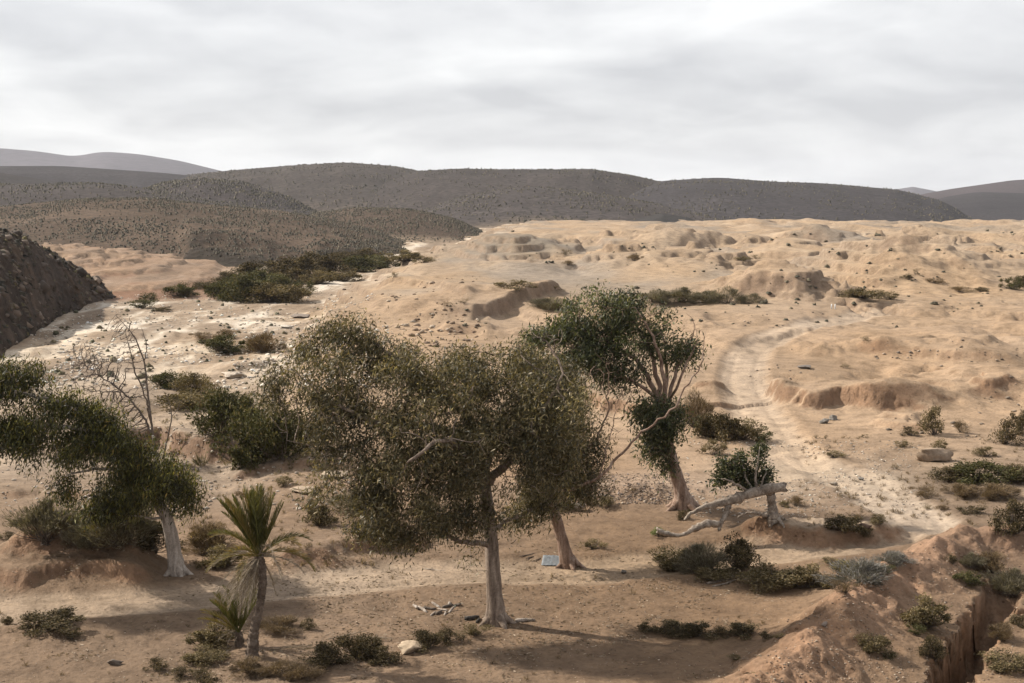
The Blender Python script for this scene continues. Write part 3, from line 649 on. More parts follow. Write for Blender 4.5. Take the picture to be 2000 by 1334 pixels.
tree('eucalyptus_tree', 'large olive eucalyptus with wide dusty crown and straight grey trunk, second from the palm', (970, 1217),
     [[(972, 1217, 0, .30), (966, 1160, 0, .225), (962, 1100, 0, .205), (957, 1030, 0, .19), (950, 970, 0, .18), (944, 930, .1, .165)],
      [(944, 930, .1, .14), (928, 870, .3, .13), (908, 810, .5, .10), (902, 740, .6, .06), (920, 690, .6, .03)],
      [(930, 880, .2, .12), (860, 835, -.4, .10), (780, 830, -.8, .085), (720, 822, -1.0, .06), (660, 790, -1.1, .04)],
      [(948, 950, .1, .13), (995, 900, -.5, .11), (1035, 850, -.8, .08), (1075, 780, -.9, .05), (1100, 730, -.9, .025)],
      [(957, 1066, 0, .09), (925, 1062, -.5, .075), (890, 1056, -.9, .06), (840, 1030, -1.2, .035)],
      [(957, 1035, 0, .08), (1005, 1012, .3, .065), (1050, 990, .5, .045), (1085, 960, .6, .03)],
      [(908, 810, .5, .09), (840, 750, .4, .065), (770, 695, .5, .05), (700, 645, .5, .025)],
      [(944, 930, .1, .12), (915, 890, -1.3, .09), (870, 850, -2.2, .06), (800, 900, -2.6, .04)],
      [(944, 930, .1, .12), (965, 870, 1.3, .09), (985, 800, 2.1, .06), (1010, 740, 2.2, .03)],
      [(860, 835, -.4, .06), (800, 900, -.6, .05), (740, 930, -.8, .035), (690, 950, -1, .02)],
      [(780, 830, -.8, .05), (700, 870, -.5, .035), (620, 880, -.3, .022), (560, 860, -.2, .012)]],
     [(700, 650, 78, 40, .5, 1.0, .8), (630, 720, 95, 60, .0, 1.4, .6), (565, 765, 60, 60, -.3, 1.0, .45), (530, 740, 30, 40, -.2, .6, .4), (800, 710, 130, 70, .4, 1.8), (920, 740, 120, 75, .3, 2.0), (1040, 730, 95, 65, 0, 1.8),
      (1090, 820, 80, 80, -.6, 1.6), (860, 830, 170, 80, -.8, 2.2), (690, 800, 115, 62, -.6, 1.6, .8), (625, 850, 70, 55, -.3, 1.1, .28), (690, 900, 70, 45, -.9, 1.2, .45), (980, 880, 130, 80, -.6, 2.0), (790, 930, 130, 65, -1.2, 1.6),
      (740, 1010, 55, 60, -1.4, .9), (800, 1050, 60, 30, -1.3, .8), (890, 990, 110, 55, -1.0, 1.4), (1080, 920, 70, 60, -.2, 1.4), (915, 1095, 22, 35, -.5, .5), (1015, 1015, 42, 28, .4, .7), (1055, 985, 36, 26, .5, .7), (640, 960, 50, 25, -.6, .8, .4)],
     1900, OLIVE, (28, 27, 20, 17, 8), per=125, spread=0.22, leaf=(.145, .032), clump_n=10, clump_r=.6, floor=.08, pull=.2,
     bares=[(650, 870, 60, 40, -.3, 1.0), (1060, 655, 50, 25, -.5, .8), (700, 920, 60, 40, -1.0, .8), (560, 800, 40, 40, 0, .8)])
tree('eucalyptus_tree', 'leaning red barked eucalyptus close behind the large olive one, with a long bare branch', (1112, 1106),
     [[(1113, 1106, 0, .27), (1100, 1060, 0, .19), (1086, 1010, 0, .175), (1072, 965, 0, .165), (1060, 920, 0, .14), (1060, 860, 0, .10), (1078, 790, .2, .07), (1090, 720, .3, .03)],
      [(1068, 950, 0, .09), (1110, 905, -.3, .07), (1140, 850, -.4, .04)],
      [(1066, 945, 0, .08), (1110, 960, -.5, .06), (1170, 935, -.8, .048), (1218, 880, -.9, .04), (1250, 845, -.9, .036), (1300, 815, -.9, .033), (1325, 785, -.9, .03), (1340, 755, -.9, .028), (1374, 718, -.9, .022), (1369, 689, -.9, .016), (1378, 648, -.9, .009)],
      [(1080, 985, 0, .05), (1060, 1000, -.4, .035), (1020, 1005, -.6, .02)],
      [(1110, 905, -.3, .05), (1160, 870, .3, .035), (1190, 800, .4, .02)], [(1170, 935, -.8, .03), (1180, 880, -.6, .022), (1195, 840, -.4, .012)]],
     [(1090, 800, 85, 90, .2, 1.5), (1120, 900, 65, 75, .2, 1.3), (1060, 730, 60, 50, .3, 1.3), (1140, 960, 45, 35, 0, .9), (1040, 960, 40, 40, 0, .8)],
     620, OLIVE, (26, 32, 16, 20, 6), per=85, leaf=(.145, .032), clump_n=7, clump_r=.6, floor=.14, pull=.12, bark=M_redbark, limb_names={2: 'bare_limb'},
     bares=[(1200, 800, 35, 60, .2, .8), (1180, 740, 35, 40, .2, .8), (1375, 670, 10, 35, -.9, .2)], spread=.24)
tree('eucalyptus_tree', 'tall dark green eucalyptus with many upright limbs beside the toppled log', (1336, 992),
     [[(1340, 993, 0, .40), (1331, 960, 0, .27), (1319, 920, 0, .235), (1308, 880, 0, .21), (1300, 840, 0, .19), (1296, 800, 0, .16)],
      [(1298, 820, 0, .12), (1272, 745, 0, .10), (1245, 702, 0, .08), (1210, 680, 0, .06), (1160, 655, 0, .045), (1110, 632, 0, .02)],
      [(1298, 825, 0, .12), (1285, 745, .3, .10), (1272, 690, .4, .075), (1250, 640, .5, .05), (1215, 598, .5, .02)],
      [(1298, 820, 0, .10), (1296, 740, -.5, .085), (1288, 690, -.7, .06), (1268, 640, -.9, .04), (1240, 600, -1, .02)],
      [(1300, 830, 0, .10), (1312, 745, .2, .075), (1332, 700, .3, .055), (1346, 668, .3, .025)],
      [(1300, 835, 0, .10), (1302, 745, .8, .08), (1302, 690, 1.1, .06), (1290, 645, 1.2, .03)],
      [(1296, 800, 0, .09), (1255, 752, -.5, .065), (1215, 735, -.8, .045), (1165, 712, -.9, .02)],
      [(1302, 790, 0, .06), (1330, 745, -.5, .05), (1340, 705, -.6, .035), (1362, 668, -.6, .015)],
      [(1308, 875, 0, .05), (1290, 880, -.5, .035), (1270, 890, -.8, .02)]],
     [(1180, 592, 75, 32, .4, 1.8), (1110, 632, 65, 36, 0, 1.5), (1045, 655, 28, 32, 0, .8), (1140, 675, 95, 45, -.3, 1.8), (1245, 610, 75, 32, .3, 1.8), (1300, 665, 55, 42, .4, 1.6), (1340, 682, 34, 38, .3, 1.0),
      (1205, 728, 70, 45, -.6, 1.5), (1120, 715, 55, 35, -.6, 1.2), (1290, 795, 60, 26, -.2, 1.1), (1320, 828, 50, 36, 0, 1.1), (1262, 820, 35, 30, -.5, .8), (1285, 862, 40, 42, -.5, .9), (1300, 905, 30, 30, -.4, .6), (1375, 722, 12, 14, -.6, .3), (1205, 655, 80, 40, .6, 1.5)],
     1000, GREEN, (34, 28, 16, 16, 6), per=58, bark=M_redbark, leaf=(0.19, 0.05), spread=.24, step=.26,
     bares=[(1355, 650, 22, 40, .2, .7), (1210, 770, 40, 30, -.6, .8)])
tree('eucalyptus_tree', 'leaning eucalyptus with yellow green drooping foliage and short pale trunk behind the palm', (346, 1122),
     [[(348, 1122, 0, .29), (341, 1080, 0, .225), (336, 1045, 0, .215), (326, 1010, -.1, .19), (302, 970, -.4, .165), (272, 922, -.8, .14), (242, 884, -1.1, .12), (214, 858, -1.4, .09)],
      [(242, 884, -1.1, .09), (180, 842, -1.6, .075), (100, 830, -2.0, .055), (20, 850, -2.2, .03), (-60, 880, -2.2, .02)],
      [(214, 858, -1.4, .08), (150, 800, -1.6, .065), (80, 775, -1.8, .05), (0, 755, -2, .035), (-90, 740, -2, .02)],
      [(272, 922, -.8, .07), (210, 912, -1.3, .05), (140, 925, -1.7, .025)],
      [(330, 1020, 0, .05), (348, 975, .2, .04), (356, 930, .3, .025), (362, 900, .3, .012)],
      [(302, 970, -.4, .05), (328, 930, -.2, .035), (338, 900, 0, .015)],
      [(326, 1010, -.1, .05), (285, 1010, -.6, .035), (240, 1005, -.9, .02)]],
     [(30, 735, 55, 38, -1.8, 1.2), (-80, 790, 110, 80, -2, 1.6), (100, 795, 75, 45, -1.8, 1.4), (50, 850, 85, 38, -2, 1.2), (195, 815, 50, 32, -1.4, 1.0), (150, 875, 70, 34, -1.6, 1.1), (235, 945, 50, 48, -1.0, 1.0),
      (352, 955, 34, 50, .2, .8, 1.0, 1.6), (250, 985, 52, 36, -.6, 1.0), (325, 915, 26, 22, -.2, .6, .9, 1.4), (205, 855, 55, 34, -1.5, .8), (275, 900, 42, 34, -1.0, .7, .8), (375, 995, 22, 30, .3, .5, .9, 1.6), (130, 960, 13, 42, -1.8, .3), (75, 925, 22, 26, -2, .4), (200, 985, 26, 36, -1, .5), (160, 1000, 14, 26, -1.2, .3), (285, 945, 50, 45, -1.5, .8), (325, 970, 40, 30, -.6, .7), (245, 880, 50, 36, -2.0, .8)],
     860, LIME, (30, 34, 14, 4, 26), per=125, bark=M_palebark, clump_n=8, floor=.15, pull=.15, leaf=(0.16, 0.034), droop=1.3, spread=.22)
tree('dead_tree', 'bare leafless tree with pale fine twigs behind the leaning eucalyptus', (306, 905),
     [[(306, 905, 0, .09), (299, 850, 0, .06), (290, 780, 0, .05), (282, 705, 0, .04), (262, 655, 0, .028), (226, 615, 0, .012)],
      [(299, 850, 0, .05), (272, 800, .3, .04), (240, 765, .4, .032), (200, 738, .5, .022), (155, 705, .6, .012)],
      [(296, 830, 0, .05), (285, 780, -.6, .04), (262, 720, -.8, .03), (248, 660, -.8, .012)],
      [(282, 705, 0, .03), (288, 670, .2, .02), (276, 640, .3, .01)], [(240, 765, .4, .03), (190, 765, .6, .02), (150, 760, .8, .01)]],
     [], 8000, OLIVE, (1, 1, 1, 1, 1), step=.16, dk=.16, bark=M_twig, bares=[(195, 730, 60, 45, .4, .9), (160, 695, 35, 30, .5, .8), (235, 780, 45, 35, .4, .8), (255, 670, 20, 50, -.6, .4), (230, 640, 22, 30, 0, .4), (285, 750, 15, 40, 0, .4), (265, 830, 30, 30, .2, .5)], roots=False, tip=.014)
tree('dead_sapling', 'thin bare sapling forking beside the dark cut bank', (318, 892),
     [[(318, 892, 0, .05), (328, 850, 0, .035), (337, 815, 0, .028), (330, 780, 0, .015), (318, 762, 0, .008)], [(337, 815, 0, .02), (352, 790, .1, .014), (362, 770, .1, .006)]],
     [], 160, OLIVE, (1, 1, 1, 1, 1), bark=M_twig, bares=[(330, 785, 18, 20, 0, .3), (352, 790, 14, 14, .1, .3)], roots=False)

# ------------------------------------------------------------------ date palms, each frond a part
def frond(az, el, L, droop, kind, dens=75, droop_x=-0.1):
    m = 14; t = np.linspace(0, 1, m); d = np.array([math.cos(az) * math.cos(el), math.sin(az) * math.cos(el), math.sin(el)])
    P = [np.zeros(3)]; cur = d.copy()
    for k in range(1, m):
        cur = unit(cur + np.array([droop_x * .06, 0, -droop * (k / m) * .16])); P.append(P[-1] + cur * L / (m - 1))
    P = np.array(P); g = Geo()
    pal = {'green': [(0.085, 0.082, 0.020), (0.058, 0.060, 0.017), (0.12, 0.105, 0.026)], 'yellow': [(0.15, 0.115, 0.035), (0.10, 0.092, 0.03), (0.19, 0.13, 0.045)], 'dry': [(0.20, 0.16, 0.115), (0.13, 0.10, 0.075), (0.26, 0.21, 0.16)]}[kind]
    V, Q, T = tube(P, np.linspace(.022, .004, m) * L / 1.8, 4, False); g.put(V, Q, None, np.array(pal[0]) * 1.3)
    n = dens; u = np.linspace(.12, .99, n); pos = np.stack([np.interp(u, t, P[:, k]) for k in range(3)], -1)
    tg = unit(np.stack([np.interp(u, t, np.gradient(P[:, k])) for k in range(3)], -1)); sd = unit(np.cross(tg, np.array([[0, 0, 1.0]]))); up = np.cross(sd, tg)
    for s in (-1, 1):
        spread = .35 if kind == 'dry' else .5
        D = unit(tg * 1.0 + s * sd * spread + up * .38 + rng.normal(size=(n, 3)) * (.22 if kind == 'dry' else .10) + np.array([0, 0, -.25 if kind == 'dry' else 0]))
        ln = L * .21 * np.sin(np.pi * (0.12 + 0.86 * u)) ** .6 * rng.uniform(.8, 1.1, n)
        if kind == 'dry': ln *= rng.uniform(0.3, 1, n)
        V, F = leaf_quads(pos, D, ln, np.full(n, .013 * L / 1.8 * (1.1 if kind != 'dry' else .8)), .1); g.put(V, F, None, np.repeat(palette(n, pal, (1, 1, 1), .15), 4, 0))
    return g
def palm(label, base, trunk, fronds, L, stubs=True, group='date palms'):
    b = spot(*base); org = np.array(b); t = thing('date_palm', label, 'palm', b, group)
    S = [(*atY(q[0], q[1], b.y + q[2]), q[3]) for q in trunk]; S[0] = (b.x, b.y, b.z - .2, S[0][3])
    S = np.array(S); cum = np.concatenate([[0], np.cumsum(np.linalg.norm(np.diff(S[:, :3], axis=0), axis=1))]); k = max(8, int(cum[-1] / .045))
    u = np.linspace(0, cum[-1], k); q = np.stack([np.interp(u, cum, S[:, j]) for j in range(4)], -1)
    for _ in range(8): q[1:-1] = (q[:-2] + 2 * q[1:-1] + q[2:]) / 4
    rr = q[:, 3] * (1 + .09 * np.where(np.arange(k) % 3 == 0, 1, -.4)) ; g = Geo(); V, Q, T = tube(q[:, :3] - org, rr * .92, 12); V += rng.normal(size=V.shape) * .008; g.put(V, Q, T)
    if stubs:                                     # cut leaf bases wrapped round the stem
        m = int(cum[-1] / .011); uu = rng.uniform(.02, cum[-1], m); a = np.arange(m) * 2.399
        ctr = np.stack([np.interp(uu, u, q[:, j]) for j in range(3)], -1) - org; R = np.interp(uu, u, q[:, 3]); out = np.stack([np.cos(a), np.sin(a), 0 * a], -1)
        s0 = ctr + out * (R * .93)[:, None]; tip_ = s0 + out * .022 + np.array([0, 0, .07]); side = np.stack([-np.sin(a), np.cos(a), 0 * a], -1) * .032
        V = np.stack([s0 - side, s0 + side, tip_ + side * .4, tip_ - side * .4, s0 - out * .02 + np.array([0, 0, .07])], 1).reshape(-1, 3); i = np.arange(m)[:, None] * 5
        g.put(V, i + np.array([[0, 1, 2, 3]]), np.concatenate([i + np.array([[1, 4, 2]]), i + np.array([[0, 3, 4]])]))
    add('trunk', g.mesh('trunk', [M_palmbark], False), t)
    top = q[-1, :3] - org
    for az, el, ln, dr, kind in fronds:
        f = frond(az, el, L * ln, dr, kind); o = add('frond' if kind != 'dry' else 'dry_frond', f.mesh('frond', [M_leaf if kind != 'dry' else M_dryleaf]), t, top + rng.normal(size=3) * .02)
    return t

FR = []
for k in range(34):                                # upright green heart, blown to the left
    FR.append((math.pi + rng.normal() * 1.5, math.radians(rng.uniform(58, 88)), rng.uniform(.85, 1.05), rng.uniform(.05, .4), 'green' if k % 4 else 'yellow'))
for k in range(7):
    FR.append((k * 6.28 / 7 + rng.uniform(-.2, .2), math.radians(rng.uniform(22, 55)), rng.uniform(.85, 1.05), rng.uniform(.8, 1.5), 'green' if k % 4 == 0 else 'yellow' if k % 2 else 'dry'))
for k in range(12):
    FR.append((k * 6.28 / 12 + rng.uniform(-.2, .2), math.radians(rng.uniform(-8, 22)), rng.uniform(.8, 1.0), rng.uniform(.8, 1.6), 'yellow' if k % 3 == 0 else 'dry'))
for k in range(30):
    FR.append((math.pi + rng.uniform(-1.9, 1.5), math.radians(rng.uniform(-70, -30)), rng.uniform(.7, 1.0), rng.uniform(.5, 1.2), 'dry'))
palm('taller date palm with rough stem and skirt of dry hanging fronds', (490, 1284), [(488, 1284, 0, .20), (496, 1235, 0, .125), (512, 1160, 0, .10), (514, 1120, 0, .10), (506, 1086, 0, .11)], FR, 1.75)
FR = [(rng.uniform(0, 6.28), math.radians(rng.uniform(50, 84)), rng.uniform(.8, 1.0), rng.uniform(.3, 1.0), 'green') for k in range(13)] + [(math.pi + rng.uniform(-1, 1), math.radians(rng.uniform(35, 62)), rng.uniform(.8, 1), .6, 'yellow') for k in range(8)] + \
     [(rng.uniform(0, 6.28), math.radians(rng.uniform(-10, 40)), rng.uniform(.3, .6), 1.2, 'dry') for k in range(14)]
palm('low date palm sucker with green fronds growing beside the taller palm stem', (470, 1262), [(474, 1262, 0, .13), (466, 1236, 0, .10)], FR, 1.35, True)

# ------------------------------------------------------------------ shrubs
PAL = {
    'olive': ([(0.125, 0.098, 0.050), (0.086, 0.069, 0.036), (0.170, 0.132, 0.072), (0.22, 0.17, 0.105)], (4, 4, 3, 2)),
    'dark': ([(0.074, 0.060, 0.033), (0.048, 0.039, 0.023), (0.112, 0.086, 0.047), (0.17, 0.125, 0.075)], (4, 3, 3, 2)),
    'green': ([(0.072, 0.070, 0.030), (0.047, 0.047, 0.022), (0.104, 0.094, 0.042), (0.14, 0.112, 0.06)], (4, 3, 3, 1)),
    'grey': ([(0.155, 0.135, 0.095), (0.110, 0.095, 0.068), (0.205, 0.178, 0.128), (0.09, 0.075, 0.05)], (4, 3, 2, 2)),
    'blue': ([(0.170, 0.162, 0.150), (0.115, 0.110, 0.104), (0.23, 0.215, 0.20), (0.09, 0.08, 0.072)], (4, 3, 2, 2)),
    'dry': ([(0.180, 0.128, 0.080), (0.128, 0.090, 0.058), (0.225, 0.168, 0.110), (0.085, 0.060, 0.040)], (4, 4, 2, 2)),
    'bright': ([(0.13, 0.155, 0.05), (0.09, 0.12, 0.04), (0.17, 0.18, 0.07), (0.1, 0.1, 0.05)], (4, 3, 2, 1)),
    'yellow': ([(0.19, 0.155, 0.06), (0.13, 0.11, 0.05), (0.23, 0.185, 0.08), (0.1, 0.08, 0.05)], (4, 3, 2, 1)),
}
def shrub_geo(kind, nleaf, nstem, lobes, seed):
    """unit bush: about 1 wide and 1 high, base at the origin"""
    r0 = np.random.default_rng(seed); cols, w = PAL[kind]
    L = []
    for k in range(lobes):
        a = r0.uniform(0, 6.28); rr = r0.uniform(0, .34) ** .8; h = r0.uniform(.14, .78) * (1 - rr * .9); L.append((math.cos(a) * rr * 1.15, math.sin(a) * rr * 1.15, h, r0.uniform(.07, .23)))
    L = np.array(L); g = Geo(); st = Geo(); twiggy = kind in ('grey', 'blue', 'dry')
    li = r0.integers(0, lobes, nleaf); d = unit(r0.normal(size=(nleaf, 3))) * r0.uniform(.25, 1, (nleaf, 1)) ** .6
    stray = 1 + (r0.uniform(size=(nleaf, 1)) < .12) * r0.uniform(.1, .9, (nleaf, 1)); P = L[li, :3] + d * stray * L[li, 3:4] * np.array([1.15, 1.15, 1.0]); P[:, 2] = np.abs(P[:, 2]) + .01
    out = unit(P * np.array([1, 1, .7]) + np.array([0, 0, .25])); D = out * (1.0 if twiggy else .45) + r0.normal(size=(nleaf, 3)) * (.35 if twiggy else .7)
    ln, wd = (.12, .011) if twiggy else (.065, .030)
    V, F = leaf_quads(P, D, ln * r0.uniform(.6, 1.4, nleaf), wd * r0.uniform(.7, 1.3, nleaf)); c = np.array(cols)[r0.choice(len(cols), nleaf, p=np.array(w) / sum(w))]
    c = c * (1 + .16 * r0.normal(size=lobes)[li] + .12 * r0.normal(size=nleaf))[:, None]; g.put(V, F, None, np.repeat(np.clip(c, .01, .5), 4, 0))
    for k in range(nstem):
        q = L[r0.integers(0, lobes)]; e = q[:3] + unit(r0.normal(size=3)) * q[3] * r0.uniform(.7, 1.9); e[2] = abs(e[2]); m = e * np.array([.55, .55, .35]) + r0.normal(size=3) * .04
        V, Q, T = tube(np.array([[r0.normal() * .04, r0.normal() * .04, -.08], m * .5, m, e]), [.012, .010, .008, .003], 3, False); st.put(V, Q, None)
    return g, st
SHRUBS = {}
def shrub_meshes(kind, size):
    v = random.randrange(3); key = (kind, size, v)
    if key not in SHRUBS:
        n, s, l = {'big': (3800, 70, 22), 'mid': (1700, 36, 15), 'small': (520, 14, 9)}[size]
        if kind in ('grey', 'blue', 'dry'): n = int(n * 1.5)
        g, st = shrub_geo(kind, n, s, l, 1000 + len(SHRUBS))
        if size == 'big': SHRUBS[key] = (g.mesh('foliage', [M_bushleaf]), st.mesh('stems', [M_twig]))
        else:
            V = np.concatenate(g.V + st.V); q1 = np.concatenate(g.Q); q2 = np.concatenate(st.Q) + g.n
            tint = np.concatenate(g.C + [np.full((st.n, 3), .12)]); SHRUBS[key] = np_mesh('shrub', V, [q1, q2], tint, [M_bushleaf, M_twig], midx=[0, 1])
    return SHRUBS[key]
def shrub(px, py, w, h, kind, label, name='shrub', group=None, sink=0.04):
    b = spot(px, py); s = b.y / FPX; k_ = .86 if px > 1750 and py > 1050 else 1.0; W_, H_ = w * s * k_, h * s * k_; grp = group or 'shrubs scattered over the dry valley'
    size = 'big' if w >= 55 and h > 20 else 'mid' if w >= 26 else 'small'; me = shrub_meshes(kind, size)
    b = b + Vector((0, W_ * .3, 0)); b.z = gz(b.x, b.y) - sink * H_; rz = random.uniform(0, 6.28)
    sx, sz = W_ * 1.12, H_ * random.uniform(1.0, 1.25)
    if size == 'big':
        t = thing(name, label, 'shrub', b, grp); t.rotation_euler = (0, 0, rz); t.scale = (sx, sx, sz)
        f = add('foliage', me[0], t); f['kind'] = 'stuff'; add('stems', me[1], t)
    else:
        t = add(name, me, None, b, label=label, category='shrub', group=grp); t.rotation_euler = (0, 0, rz); t.scale = (sx, sx, sz)
    return t
